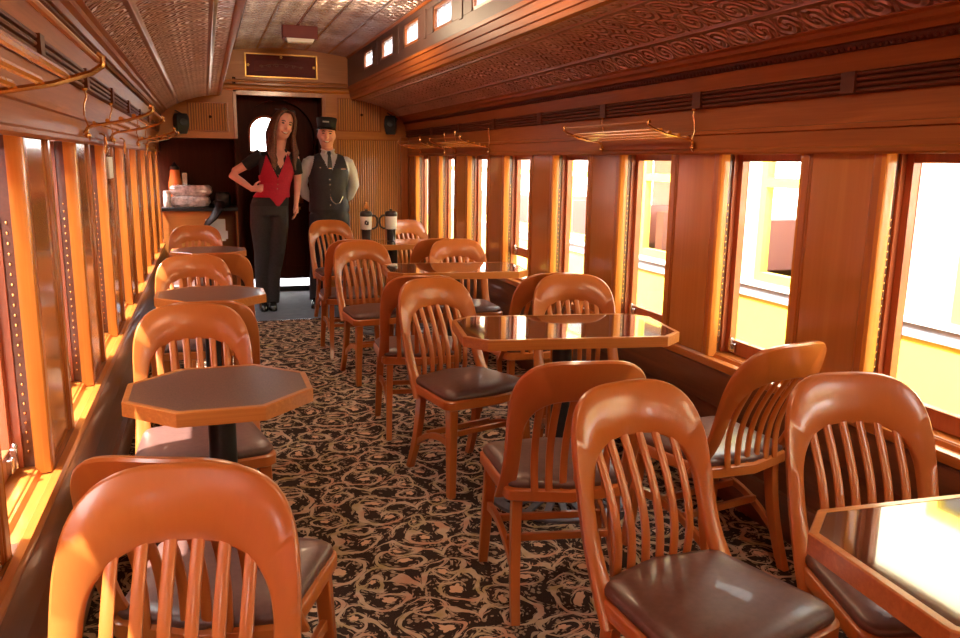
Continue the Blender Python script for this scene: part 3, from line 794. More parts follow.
# ------------------------------------------------------------------ small things
def make_mug(h=.27):
    m = empty('travel_mug')
    bm = NB(); lathe(bm, [(.030, 0), (.036, .003), (.040, .09), (.044, .10)], 24); link('mug_base', bm, M['mugdark'], m)
    bm = NB(); lathe(bm, [(.0445, .10), (.0465, .103), (.050, .205), (.048, .210)], 24); link('mug_body', bm, M['mugwhite'], m)
    bm = NB()
    for dx, dz, sx, sz in ((0, .155, .020, .026), (-.004, .17, .010, .012), (.005, .142, .012, .008)):   # small dark emblem on the band
        rs = []
        for a in (-.35, .35):
            r = .0495
            rs.append([(r*math.sin(a*sx/.020+dx*18), -r*math.cos(a*sx/.020+dx*18), dz-sz/2), (r*math.sin(a*sx/.020+dx*18), -r*math.cos(a*sx/.020+dx*18), dz+sz/2),
                       ((r+.0015)*math.sin(a*sx/.020+dx*18), -(r+.0015)*math.cos(a*sx/.020+dx*18), dz+sz/2), ((r+.0015)*math.sin(a*sx/.020+dx*18), -(r+.0015)*math.cos(a*sx/.020+dx*18), dz-sz/2)])
        rings(bm, rs)
    link('emblem', bm, M['mugdark'], m)
    bm = NB(); lathe(bm, [(.049, .208), (.053, .214), (.053, .232), (.046, .246), (.036, .252), (.0, .254)], 24); bb(bm, -.012, .012, -.03, .01, .25, .268); link('lid', bm, M['mugdark'], m, ang=40)
    bm = NB(); tube(bm, [(.046, 0, .215), (.075, 0, .212), (.094, 0, .19), (.097, 0, .155), (.088, 0, .12), (.062, 0, .105), (.044, 0, .105)], (.009), 8); link('handle', bm, M['mugdark'], m)
    return m
m1 = make_mug(); m1.location = (1.262, 6.70, .7515); tag(m1, 'travel mug with white band and handle towards the right, left of the pair', 'mug', 'two travel mugs on the far table')
m2 = copy_tree(m1); m2.location = (1.475, 6.70, .7515); m2.rotation_euler.z = PI-.2; m2['label'] = 'travel mug with white band and handle towards the left, right of the pair'
for m_ in (m1,): m_.rotation_euler.z = -.1

# framed panel over the doorway
f = empty('framed_panel', (.766, Y1, 2.207))
bm = NB(); bb(bm, -.335, .335, -.012, -.002, 0, .22, 0); bb(bm, -.27, .27, -.018, -.010, .05, .165, 0); link('panel', bm, M['red'], f, bevel=.003)
bm = NB()
for a in ((-.347, .347, 0, .010), (-.347, .347, .212, .222), (-.347, -.335, 0, .222), (.335, .347, 0, .222)): bb(bm, a[0], a[1], -.026, -.002, a[2], a[3])
link('frame', bm, M['gold'], f, bevel=.003)
bm = NB()
def curl(cx, cz, r, s):
    tube(bm, [(cx+s*r*(1-k/22)*math.cos(k*.42), -.020, cz+r*(1-k/22)*.7*math.sin(k*.42)) for k in range(18)], .0022, 5)
for s in (-1, 1):
    for i in range(3): curl(s*(.05+.07*i), .112-.006*i, .026-.003*i, s)
tube(bm, [(-.20, -.020, .100), (-.1, -.020, .123), (0, -.020, .128), (.1, -.020, .123), (.20, -.020, .100)], .0022, 5)
link('scrollwork', bm, plain('faded_gilding', (.20, .060, .03), .4), f)
bm = NB()
for x, z in ((0, .195), (-.318, .11), (.318, .11)):
    for k in range(5):
        a = 2*PI*k/5; sphere(bm, (x+.009*math.cos(a), -.015, z+.009*math.sin(a)), (.006, .003, .006), 8, 4)
link('rosette', bm, M['gold'], f)
tag(f, 'dark red panel in a thin gilded frame above the doorway', 'framed panel')

# ceiling fixtures
l = empty('ceiling_light', (.79, 7.0, 2.482)); bm = NB(); prism(bm, [(-.14, -.06), (.14, -.06), (.14, .06), (-.14, .06)], -.095, .004); link('housing', bm, M['red'], l, bevel=.004)
bm = NB(); rings(bm, [[(-.115, -.055, -.095), (.115, -.055, -.095), (.115, .055, -.095), (-.115, .055, -.095)], [(-.10, -.045, -.125), (.10, -.045, -.125), (.10, .045, -.125), (-.10, .045, -.125)]]); link('diffuser', bm, M['white'], l, bevel=.004)
tag(l, 'dark red box light with white bottom on the silver tin ceiling', 'ceiling light')
for i, (y, lab) in enumerate(((5.45, 'round ceiling lamp base at the top edge of the picture'),)):
    l = empty('ceiling_lamp', (.93, y, 2.484)); bm = NB(); lathe(bm, [(0, .004), (.17, .004), (.17, -.012), (.15, -.022), (.05, -.026), (0, -.026)], 40); link('base_plate', bm, M['copperplain'], l, ang=40)
    tag(l, lab, 'ceiling lamp')

# speakers on the end wall
def make_speaker():
    s_ = empty('speaker')
    bm = NB(); rings(bm, [[(a*(.045), -.05+b_*.04, z) for a, b_ in ((1, 1), (-1, 1), (-1, -1), (1, -1))] for z in (-.10,)]+[[(a*.062, -.06+b_*.05, z) for a, b_ in ((1, 1), (-1, 1), (-1, -1), (1, -1))] for z in (-.02, .05)]+[[(a*.05, -.055+b_*.04, .09) for a, b_ in ((1, 1), (-1, 1), (-1, -1), (1, -1))]])
    link('speaker_box', bm, M['black'], s_, bevel=.008)
    bm = NB(); lathe(bm, [(.0, 0), (.038, 0), (.042, .006), (.034, .010), (0, .004)], 20); link('cone', bm, M['black'], s_, loc=(0, -.112, .01), rot=(PI/2, 0, 0))
    bm = NB(); tube(bm, [(0, 0, .02), (.0, -.03, .03)], .012); tube(bm, [(-.04, -.02, .12), (.03, -.04, .08), (.075, -.05, .055)], .006); link('bracket', bm, M['black'], s_)
    return s_
sp = make_speaker(); sp.location = (1.868, Y1, 1.785); sp.rotation_euler.z = math.radians(-18); tag(sp, 'small black speaker right of the slatted cabinet, near the right wall', 'speaker', 'black wall speakers')
s2 = copy_tree(sp); s2.location = (-.215, Y1, 1.745); s2.rotation_euler.z = math.radians(22); s2['label'] = 'small black speaker left of the dark slatted cabinet, near the left racks'

# serving counter and what stands on it
c = empty('serving_counter', (-.06, 8.50, 0))
bm = NB(); bb(bm, -.355, .10, 0, .42, 0, .90); bb(bm, .34, .375, 0, .42, 0, .90); bb(bm, .10, .34, .40, .42, 0, .90); bb(bm, .10, .34, 0, .42, 0, .08); bb(bm, .10, .34, .02, .42, .42, .44); link('cabinet', bm, M['oakX'], c)
bm = NB(); bb(bm, -.36, .385, -.045, .42, .90, .935); link('countertop', bm, M['black'], c, bevel=.005)
tag(c, 'serving counter with black top and light oak front in the dark recess at far left', 'counter')
def bag(w, d, h, seed, mat, name):
    rnd = random.Random(seed); bm = NB(); rs = []; n = 28
    for i in range(9):
        z = h*i/8; k = 1-.16*abs(2*i/8-1)**3
        ring = []
        for j in range(n):
            a = 2*PI*j/n; ca, sa = math.cos(a), math.sin(a)
            e = 5; q = (abs(ca)**e+abs(sa)**e)**(-1/e)
            w_ = k*(1+rnd.uniform(-.035, .035))
            ring.append((ca*q*w/2*w_, sa*q*d/2*w_, z+(rnd.uniform(-.006, .006) if 0 < i else 0)))
        rs.append(ring)
    rings(bm, rs); return bm
for i, (x, y, z, w, d, h, lab) in enumerate(((-.15, 8.66, .936, .38, .24, .105, 'lower package in crinkled clear plastic on the counter top'), (-.14, 8.67, 1.046, .40, .22, .10, 'upper package in crinkled clear plastic, on top of another'))):
    o = link('wrapped_package', bag(w, d, h, 3+i, M['film'], ''), M['film'], None, loc=(x, y, z), ang=20); tag(o, lab, 'package', 'plastic-wrapped packages on the counter')
o = empty('storage_jar', (-.365, 8.56, .937)); bm = NB(); lathe(bm, [(.032, 0), (.036, .01), (.036, .12), (.03, .14)], 20); link('jar', bm, M['film'], o); bm = NB(); lathe(bm, [(.033, .137), (.033, .155), (.01, .16)], 20); link('lid', bm, M['white'], o)
tag(o, 'squat clear jar at the left end of the counter', 'jar')
o = empty('coffee_pot', (-.29, 8.85, .937)); bm = NB(); lathe(bm, [(.06, 0), (.07, .02), (.066, .22), (.05, .30), (.045, .36)], 20); link('pot_body', bm, M['orange'], o); bm = NB(); lathe(bm, [(.047, .36), (.047, .39), (.02, .41), (.006, .44)], 20); link('lid', bm, M['black'], o); bm = NB(); bb(bm, .068, .115, -.02, .02, .16, .33); link('side_tube', bm, M['steel'], o)
tag(o, 'tall pot with orange body and black lid at the back of the counter', 'pot')
bm = NB(); tube(bm, [(.10, 8.62, .975), (.13, 8.50, .97), (.12, 8.44, .93), (.06, 8.425, .84), (.0, 8.43, .78), (-.04, 8.435, .70)], [(.05, .03), (.06, .03), (.05, .022), (.045, .02), (.035, .018), (.02, .012)], 10)
sb = empty('shoulder_bag', (.16, 8.62, .937))
link('strap', bm, M['black'], sb, loc=(-.16, -8.62, -.937))
link('bag_body', bag(.15, .20, .14, 9, M['black'], ''), M['black'], sb, loc=(0, .03, 0), ang=20)
tag(sb, 'black bag at the right end of the packages, its strap hanging over the counter edge', 'bag')
bm = NB(); bb(bm, -.02, .17, 8.475, 8.492, .60, .82); bb(bm, .15, .19, 8.47, 8.49, .62, .70)
tag(link('paper_sheaf', bm, M['paper'], None, rot=(0, 0, 0)), 'white papers hanging on the counter front under the black strap', 'paper')
bm = NB(); bb(bm, X_(-1, 1.244), X_(-1, 1.238), 4.17, 4.34, 1.32, 1.42)
tag(link('notice', bm, M['paper'], None), 'blank pale notice fixed high on a left pilaster', 'notice')
# ------------------------------------------------------------------ people
def remeshed(name, bm, mat, parent, vox=.007, it=3):
    me = bpy.data.meshes.new(name+'_raw'); finish(bm, 180); bm.to_mesh(me); bm.free()
    o = bpy.data.objects.new(name+'_raw', me); COL.objects.link(o)
    r = o.modifiers.new('r', 'REMESH'); r.mode = 'VOXEL'; r.voxel_size = vox; r.use_smooth_shade = True
    s = o.modifiers.new('s', 'SMOOTH'); s.iterations = it; s.factor = .5
    dg = bpy.context.evaluated_depsgraph_get(); dg.update()
    m2 = bpy.data.meshes.new_from_object(o.evaluated_get(dg)); m2.name = name
    bpy.data.objects.remove(o); bpy.data.meshes.remove(me)
    m2.materials.clear(); m2.materials.append(mat)
    for p in m2.polygons: p.use_smooth = True
    q = bpy.data.objects.new(name, m2); COL.objects.link(q); q.parent = parent
    return q

def loftz(bm, secs, n=32, e=2.3, keep=None, mi=0):
    # secs: (cx, cy, z, rx, ry); rings of superellipses, optional face filter
    R = []
    for cx, cy, z, rx, ry in secs:
        ring = []
        for k in range(n):
            a = 2*PI*k/n; c, s = math.cos(a), math.sin(a)
            ring.append(bm.verts.new((cx+rx*abs(c)**(2/e)*(1 if c > 0 else -1), cy+ry*abs(s)**(2/e)*(1 if s > 0 else -1), z)))
        R.append(ring)
    for i in range(len(R)-1):
        for j in range(n):
            q = (R[i][j], R[i][(j+1) % n], R[i+1][(j+1) % n], R[i+1][j])
            c = sum((v.co for v in q), Vector())/4
            if keep is None or keep(c): bm.faces.new(q).material_index = mi
    if keep is None:
        bm.faces.new(R[0][::-1]); bm.faces.new(R[-1])

def dense(secs, m):
    out = []
    for i in range(len(secs)-1):
        for k in range(m):
            t = k/m; out.append(tuple(a+(b_-a)*t for a, b_ in zip(secs[i], secs[i+1])))
    return out+[secs[-1]]

HEAD = [(-.118, .022, .030, -.022), (-.108, .042, .050, -.018), (-.085, .058, .072, -.008), (-.05, .068, .086, 0), (-.01, .074, .094, .004), (.03, .077, .098, .006), (.065, .073, .092, .006), (.095, .056, .070, .006), (.115, .030, .038, .006), (.122, .008, .010, .006)]
def head_mesh(bm, T, k=1.0):
    R = []
    for z, rx, ry, cy in HEAD:
        R.append([T @ Vector((k*rx*math.cos(2*PI*j/24), k*(cy+ry*math.sin(2*PI*j/24)), k*z)) for j in range(24)])
    rings(bm, R)
    tube(bm, [T @ Vector(p)*1 for p in ((0, -.088*k, .018*k), (0, -.100*k, -.005*k), (0, -.108*k, -.022*k), (0, -.094*k, -.034*k))], [.007*k, .010*k, .015*k, .008*k], 8)
    for s in (-1, 1): sphere(bm, T @ Vector((s*.076*k, .008*k, -.008*k)), (.010*k, .018*k, .030*k), 10, 8, T.to_3x3().to_4x4())
    for s in (-1, 1): sphere(bm, T @ Vector((s*.036*k, -.070*k, -.036*k)), (.024*k, .018*k, .022*k), 8, 6)
def face_parts(root, T, k=1.0, smile=True):
    R3 = T.to_3x3().to_4x4()
    for s in (-1, 1):
        bm = NB(); sphere(bm, T @ Vector((s*.031*k, -.0855*k, .012*k)), (.013*k, .006*k, .0055*k), 10, 6, R3); link('eye', bm, M['eye'], root)
        bm = NB(); tube(bm, [T @ Vector((s*x*k, y*k, z*k)) for x, y, z in ((.016, -.094, .028), (.030, -.093, .034), (.046, -.082, .028))], .0035*k, 6); link('eyebrow', bm, M['hair_dark'], root)
    bm = NB(); tube(bm, [T @ Vector((x*k, y*k, z*k)) for x, y, z in ((-.030, -.078, -.056), (-.016, -.089, -.063), (0, -.092, -.066), (.016, -.089, -.063), (.030, -.078, -.056))], [.003, .008, .0095, .008, .003], 8); link('lips', bm, M['lip'], root)
    bm = NB(); tube(bm, [T @ Vector((x*k, y*k, z*k)) for x, y, z in ((-.021, -.089, -.058), (-.010, -.097, -.0625), (0, -.099, -.064), (.010, -.097, -.0625), (.021, -.089, -.058))], [.002, .005, .006, .005, .002], 8); link('teeth', bm, M['tooth'], root)

def hand(bm, wrist, d, palm_n, thumb_side, curl=.35, k=1.0):
    # d: direction of the fingers, palm_n: palm normal (fingers curl towards it)
    d = Vector(d).normalized(); n = Vector(palm_n); n = (n-d*n.dot(d)).normalized(); t = d.cross(n)*thumb_side
    w = Vector(wrist)
    tube(bm, [w-d*.02, w+d*.02*k, w+d*.05*k, w+d*.085*k], [(.022*k, .017*k), (.030*k, .016*k), (.040*k, .015*k), (.038*k, .012*k)] if abs(n.z) > .5 else [(.020*k, .020*k), (.026*k, .024*k), (.030*k, .028*k), (.026*k, .024*k)], 10)
    for i, L_ in enumerate((.070, .080, .074, .058)):
        b0 = w+d*.078*k+t*(.030-.020*i)*k; p = [b0]; dd = d.copy()
        for q in (.42, .33, .25):
            dd = (dd*math.cos(curl)+n*math.sin(curl)).normalized(); p.append(p[-1]+dd*L_*q*k)
            n2 = n
        tube(bm, [w+d*.05*k+t*(.024-.016*i)*k]+p, [.009*k, .0095*k, .009*k, .0085*k, .007*k], 8)
    a = w+d*.02*k+t*.022*k; b_ = a+(d*.5+t*.8+n*.2).normalized()*.035*k; c = b_+(d*.8+t*.45+n*.35).normalized()*.030*k; e = c+(d*.9+t*.1+n*.5).normalized()*.024*k
    tube(bm, [a-d*.01, a, b_, c, e], [.012*k, .013*k, .011*k, .0095*k, .008*k], 8)

# ---- woman in the red vest
wm = empty('person', (.56, 7.82, 0))
tag(wm, 'woman with long brown hair and red vest, one hand on her hip in the doorway', 'person')
tors = [(.0, 0, .93, .150, .105), (.0, 0, .99, .168, .115), (.012, 0, 1.05, .158, .108), (.045, 0, 1.13, .124, .092), (.060, 0, 1.20, .122, .092), (.072, -.004, 1.30, .148, .108), (.080, -.002, 1.38, .158, .108), (.086, .005, 1.44, .165, .090), (.095, .010, 1.475, .130, .070), (.105, .012, 1.50, .062, .055)]
TH = Matrix.Translation((.150, -.02, 1.728)) @ Matrix.Rotation(math.radians(13), 4, 'Y') @ Matrix.Rotation(math.radians(12), 4, 'Z')
armL = [(-.070, .01, 1.452), (-.17, .03, 1.375), (-.30, .045, 1.300), (-.325, .035, 1.270), (-.235, -.02, 1.205), (-.150, -.055, 1.140)]
armR = [(.238, .01, 1.440), (.270, .03, 1.33), (.272, .05, 1.22), (.262, .03, 1.11), (.245, .0, 1.00)]
legA = [(-.082, 0, .98), (-.092, -.01, .80), (-.085, -.01, .55), (-.088, .02, .35), (-.088, .03, .09)]
legB = [(.082, 0, .98), (.085, -.005, .80), (.055, -.02, .55), (.015, .01, .35), (-.002, .03, .09)]
bm = NB(); loftz(bm, tors)
tube(bm, [(.105, .012, 1.47), (.118, .010, 1.54), (.138, .0, 1.64)], [.052, .047, .050], 16)
head_mesh(bm, TH, 1.10)
tube(bm, armL, [.050, .043, .037, .038, .033, .023], 14); tube(bm, armR, [.050, .042, .036, .030, .022], 14)
for lg in (legA, legB):
    tube(bm, lg, [.085, .078, .056, .052, .036], 16); f = lg[-1]
    tube(bm, [(f[0], f[1]+.03, .045), (f[0], f[1]-.03, .045), (f[0]-.005, f[1]-.13, .030)], [.030, .036, .026], 12)
hand(bm, (-.150, -.055, 1.140), (.88, -.25, .12), (.1, .9, -.1), 1, .22); hand(bm, (.245, .0, 1.0), (-.05, 0, -1), (-1, 0, 0), -1, .3)
remeshed('body', bm, M['skin'], wm)
face_parts(wm, TH, 1.10)
# black shirt with short sleeves and open collar
bm = NB()
grow = lambda S, g: [(a, b_, z, rx+g, ry+g) for a, b_, z, rx, ry in S]
loftz(bm, dense(grow(tors[1:], .008), 9), 120, 2.3, lambda c: not (c.y < 0 and c.z > 1.33+abs(c.x-.105)*1.5))
tube(bm, [(-.055, .008, 1.458), (-.12, .02, 1.412), (-.205, .034, 1.352)], [.062, .056, .053], 16)
tube(bm, [(.222, .01, 1.448), (.256, .02, 1.37), (.272, .034, 1.285)], [.058, .052, .050], 16)
for s in (-1, 1): tube(bm, [(.105+s*.05, .04, 1.51), (.105+s*.058, -.02, 1.50), (.105+s*.042, -.085, 1.42), (.105+s*.03, -.105, 1.36)], [(.016, .010)]*3+[(.008, .006)], 8)
link('shirt', bm, M['cloth_black'], wm, ang=60)
# red vest with a deep neckline and a pointed hem
def vest_keep(c):
    dx = c.x-.075
    if c.y < 0 and c.z > 1.24+abs(dx)*2.3: return False
    if c.z > 1.27 and abs(c.x-.08) > .155-(c.z-1.27)*.30: return False
    if c.z < 1.07-max(0, .075-abs(c.x-.07))*1.25*(1 if c.y < 0 else 0): return False
    return True
vt = dense(grow(tors[1:], .016), 13); bm = NB(); loftz(bm, vt, 160, 2.3, vest_keep)
v = link('vest', bm, M['vest_red'], wm, ang=60); so = v.modifiers.new('thick', 'SOLIDIFY'); so.thickness = .005; so.offset = 1
for i in range(6):
    bm = NB(); sphere(bm, (.078-.003*i, -.1225+(.012 if i > 2 else 0), 1.275-.042*i), .0065, 8, 6); link('button', bm, M['steel'], wm)
bm = NB(); sphere(bm, (.03, -.118, 1.315), (.014, .004, .012), 8, 6); link('badge', bm, M['paper'], wm)
# trousers
bm = NB(); loftz(bm, [(.0, 0, .90, .155, .112), (.0, 0, .99, .176, .122), (.01, 0, 1.05, .166, .116), (.02, 0, 1.07, .160, .112)])
tube(bm, legA[:-1]+[(-.088, .025, .06)], [.094, .090, .072, .070, .066], 18); tube(bm, legB[:-1]+[(-.0, .025, .06)], [.094, .088, .072, .068, .064], 18)
remeshed('trousers', bm, M['trouser'], wm, .009, 4)
for fx in (-.088, -.002):
    bm = NB(); rings(bm, [[(fx+sx*(.040 if y > -.05 else .043), .075+y*0-.0+yy, z) for sx, yy in ((1, 0), (1, -.13), (.75, -.20), (.0, -.225), (-.75, -.20), (-1, -.13), (-1, 0), (0, .012))] for y, z in ((0, 0), (0, .02))]+[[(fx+sx*.036, .07+yy, z) for sx, yy in ((1, 0), (1, -.12), (.7, -.18), (.0, -.20), (-.7, -.18), (-1, -.12), (-1, 0), (0, .01))] for z in (.05,)]+[[(fx+sx*.028, .065+yy, .085) for sx, yy in ((1, 0), (1, -.05), (.7, -.08), (.0, -.09), (-.7, -.08), (-1, -.05), (-1, 0), (0, .01))]])
    link('shoe', bm, M['shoe'], wm, bevel=.006, ang=60)
# hair
bm = NB(); k = 1.10
R = []
for z, rx, ry, cy in HEAD[3:]:
    R.append([TH @ Vector((k*1.08*rx*math.cos(2*PI*j/28), k*(cy+.012+1.08*ry*math.sin(2*PI*j/28)) if math.sin(2*PI*j/28) > -.35 or z > .09 else k*(cy-.012), k*z*1.04+.006)) for j in range(28)])
rings(bm, R)
rnd = random.Random(4)
for s in (-1, 1):
    for i in range(15):
        f = i/14
        fy = -.062+.13*f                      # front locks frame the face, later ones hang behind
        w = s*(.082+.016*math.sin(PI*f))
        pts = [TH @ Vector((s*.006, fy*.8-.01, .132)), TH @ Vector((s*.045, fy-.022*(1-f), .118)), TH @ Vector((w*.98, fy-.004, .062)), TH @ Vector((w*1.10, fy, -.01)), TH @ Vector((w*1.12, fy+.004, -.08))]
        e = pts[-1]; wob = rnd.uniform(-.012, .012); out = s*(.012+.010*f)
        yb = -.125 if f < .5 else .06+.05*f
        xb = e.x-s*.010 if f < .5 else e.x-s*.02*(f)
        pts += [Vector((xb+out*.4+wob, (e.y+yb)/2-.0, 1.545)), Vector((xb+out+wob*1.6, yb, 1.475)), Vector((xb+out*.6-wob, yb-.004, 1.41)), Vector((xb+out*.2+wob, yb, 1.345-.03*rnd.random()))]
        tube(bm, pts, [.010, .014, .017, .019, .020, .021, .020, .016, .005], 7)
for i in range(9):
    x = -.05+.0125*i
    tube(bm, [TH @ Vector((x, .05, .11)), TH @ Vector((x*1.5, .125, .0)), TH @ Vector((x*1.8, .12, -.10)), Vector((.12+x*2, .12, 1.50)), Vector((.12+x*2.2, .125, 1.38))], [.02, .028, .03, .026, .01], 7)
link('hair', bm, M['hair'], wm, ang=70)
bm = NB()
for s in (-1, 1): sphere(bm, TH @ Vector((s*.036, -.068, .136)), (.030, .010, .016), 10, 8, TH.to_3x3().to_4x4() @ Matrix.Rotation(-.6, 4, 'X'))
tube(bm, [TH @ Vector((x, y, .125)) for x, y in ((-.094, .04), (-.082, -.04), (0, -.080), (.082, -.04), (.094, .04))], .004, 6); link('sunglasses', bm, M['black'], wm)

# ---- man in the conductor uniform
cm = empty('person', (1.13, 7.90, 0))
tag(cm, 'man in dark vest, black tie and flat-topped cap, hands behind his back', 'person')
tors = [(0, 0, .88, .165, .115), (0, 0, .95, .175, .122), (-.003, 0, 1.05, .162, .118), (-.003, 0, 1.13, .160, .118), (-.002, 0, 1.24, .172, .122), (0, 0, 1.34, .185, .118), (0, .005, 1.40, .188, .100), (0, .010, 1.44, .160, .080), (0, .012, 1.475, .075, .060)]
TH = Matrix.Translation((-.016, -.03, 1.650)) @ Matrix.Rotation(math.radians(2), 4, 'Y') @ Matrix.Rotation(math.radians(-6), 4, 'Z')
armL = [(-.178, .012, 1.405), (-.215, .035, 1.30), (-.240, .085, 1.185), (-.19, .135, 1.08), (-.09, .165, 1.00)]
armR = [(.178, .012, 1.405), (.218, .035, 1.30), (.248, .085, 1.185), (.205, .135, 1.07), (.09, .175, .985)]
legA = [(-.095, 0, .90), (-.105, -.01, .72), (-.115, -.01, .48), (-.130, .02, .28), (-.140, .03, .09)]
legB = [(.095, 0, .90), (.105, -.01, .72), (.115, -.01, .48), (.125, .02, .28), (.130, .03, .09)]
bm = NB(); loftz(bm, tors); tube(bm, [(0, .012, 1.44), (-.004, .005, 1.50), (-.012, -.005, 1.57)], [.062, .056, .056], 16)
head_mesh(bm, TH, 1.03)
tube(bm, armL, [.052, .046, .040, .034, .026], 14); tube(bm, armR, [.052, .046, .040, .034, .026], 14)
for lg in (legA, legB):
    tube(bm, lg, [.088, .080, .060, .054, .040], 16); f = lg[-1]
    tube(bm, [(f[0], f[1]+.03, .045), (f[0], f[1]-.03, .045), (f[0], f[1]-.14, .030)], [.032, .038, .028], 12)
hand(bm, (-.09, .165, 1.0), (.9, .1, -.3), (0, 1, .2), 1, .35); hand(bm, (.09, .175, .985), (-.9, .15, -.3), (0, 1, .2), -1, .35)
remeshed('body', bm, M['skin'], cm)
face_parts(cm, TH, 1.03)
bm = NB(); loftz(bm, dense(grow(tors[1:], .006), 3), 40, 2.3)
tube(bm, armL[:1]+[(-.222, .035, 1.30), (-.250, .088, 1.18), (-.205, .135, 1.08), (-.11, .162, 1.01)], [.062, .060, .056, .048, .036], 18)
tube(bm, armR[:1]+[(.225, .035, 1.30), (.256, .088, 1.18), (.218, .135, 1.07), (.11, .172, .995)], [.062, .060, .056, .048, .036], 18)
sphere(bm, (-.165, .012, 1.405), (.060, .060, .050)); sphere(bm, (.165, .012, 1.405), (.060, .060, .050))
tube(bm, [(0, .01, 1.455), (-.004, .004, 1.515)], [.068, .060], 20)
remeshed('shirt', bm, M['shirt_white'], cm, .008, 3)
bm = NB()
for s in (-1, 1): tube(bm, [(-.004+s*.056, .01, 1.518), (-.004+s*.052, -.035, 1.512), (-.004+s*.022, -.072, 1.495), (-.004+s*.045, -.088, 1.462)], [(.012, .006), (.014, .006), (.014, .006), (.004, .004)], 8)
link('collar', bm, M['shirt_white'], cm, ang=60)
def vest_keep(c):
    if c.y < 0 and c.z > 1.285+abs(c.x)*2.2: return False
    if c.z > 1.22 and abs(c.x) > .200-(c.z-1.22)*.28: return False
    return c.z > .93-(.03*max(0, 1-abs(abs(c.x)-.05)/.05) if c.y < 0 else 0)
bm = NB(); loftz(bm, dense([(0, 0, .88, .186, .128)]+grow(tors[1:], .016), 13), 160, 2.3, vest_keep)
v = link('vest', bm, M['vest_navy'], cm, ang=60); so = v.modifiers.new('thick', 'SOLIDIFY'); so.thickness = .005; so.offset = 1
bm = NB(); rings(bm, [[(x*w-.004, y, z) for x, y in ((-1, yy), (1, yy), (1, yy-.008), (-1, yy-.008))] for w, yy, z in ((.014, -.075, 1.500), (.019, -.084, 1.478), (.013, -.094, 1.462), (.020, -.112, 1.40), (.026, -.126, 1.29), (.018, -.128, 1.22))]); link('tie', bm, M['black'], cm, bevel=.003)
bm = NB(); bb(bm, -.018, .014, -.134, -.120, 1.335, 1.345); link('tie_clip', bm, M['steel'], cm)
for i in range(6):
    bm = NB(); sphere(bm, (-.008, -.140+(.006 if 1 < i < 5 else 0), 1.235-.048*i), (.0085, .006, .0085), 8, 6); link('button', bm, M['steel'], cm)
bm = NB(); tube(bm, [(-.008, -.142, 1.075), (.012, -.146, 1.030), (.045, -.146, 1.005), (.085, -.142, 1.020), (.112, -.132, 1.075)], .004, 6); link('watch_chain', bm, M['steel'], cm)
bm = NB(); sphere(bm, (.080, -.126, 1.335), (.014, .005, .016), 8, 6); bb(bm, .096, .15, -.126, -.116, 1.328, 1.340); sphere(bm, (-.095, -.130, 1.345), (.010, .004, .008), 8, 6); link('badge', bm, M['steel'], cm)
bm = NB(); loftz(bm, [(0, 0, .84, .165, .118), (0, 0, .93, .180, .124), (0, 0, .97, .178, .122)])
tube(bm, legA[:-1]+[(-.138, .025, .06)], [.098, .094, .080, .076, .072], 18); tube(bm, legB[:-1]+[(.13, .025, .06)], [.098, .094, .080, .076, .072], 18)
remeshed('trousers', bm, M['vest_navy'], cm, .009, 4)
for fx, rr in ((-.142, -.25), (.132, .15)):
    bm = NB(); rings(bm, [[(sx*w, .06+yy*l, z) for sx, yy in ((1, 0), (1, -.15), (.75, -.225), (.0, -.25), (-.75, -.225), (-1, -.15), (-1, 0), (0, .012))] for w, l, z in ((.046, 1, 0), (.048, 1, .02), (.042, .93, .05))]+[[(sx*.034, .055+yy, .09) for sx, yy in ((1, 0), (1, -.06), (.7, -.09), (.0, -.10), (-.7, -.09), (-1, -.06), (-1, 0), (0, .01))]])
    link('shoe', bm, M['shoe'], cm, loc=(fx, 0, 0), rot=(0, 0, rr), bevel=.006, ang=60)
bm = NB(); R = []
for z, rx, ry, cy in HEAD[3:8]:
    R.append([TH @ Vector((1.05*rx*math.cos(2*PI*j/28), (cy+.012+1.04*ry*math.sin(2*PI*j/28)) if math.sin(2*PI*j/28) > -.2 else .01, z)) for j in range(28)])
rings(bm, R); link('hair', bm, M['hair_dark'], cm, ang=70)
# flat-topped cap with a short peak
bm = NB(); CT = TH @ Matrix.Translation((0, .008, .052)) @ Matrix.Rotation(math.radians(-4), 4, 'X')
rings(bm, [[CT @ Vector((a*math.cos(2*PI*j/32), b_*math.sin(2*PI*j/32), z)) for j in range(32)] for a, b_, z in ((.080, .104, .0), (.086, .108, .002), (.090, .112, .05), (.097, .118, .095), (.096, .116, .102), (.088, .108, .106), (.02, .02, .106))])
link('cap', bm, M['cloth_black'], cm, ang=50)
bm = NB(); rs = []
for f in (1, .8, .6, .3, 0):
    rs.append([CT @ Vector((x, y, z)) for x, y, z in ((-.08*(1-.15*f), -.055-.105*f*0-.03, .006-.0*f),)]) if False else None
top = []; bot = []
for i in range(13):
    a = PI+PI*i/12; ca, sa = math.cos(a), math.sin(a)
    top.append([CT @ Vector((.086*ca, .108*sa, .010)), CT @ Vector((.092*ca, .108*sa+.045*sa*abs(sa), -.010)), CT @ Vector((.092*ca, .108*sa+.045*sa*abs(sa), -.014)), CT @ Vector((.084*ca, .106*sa, .004))])
rings(bm, top); link('cap_peak', bm, M['shoe'], cm, ang=60)
bm = NB(); bx(bm, (-.012, -.1165, .058), (.060, .006, .014), CT); link('cap_badge', bm, M['badge'], cm, bevel=.002)

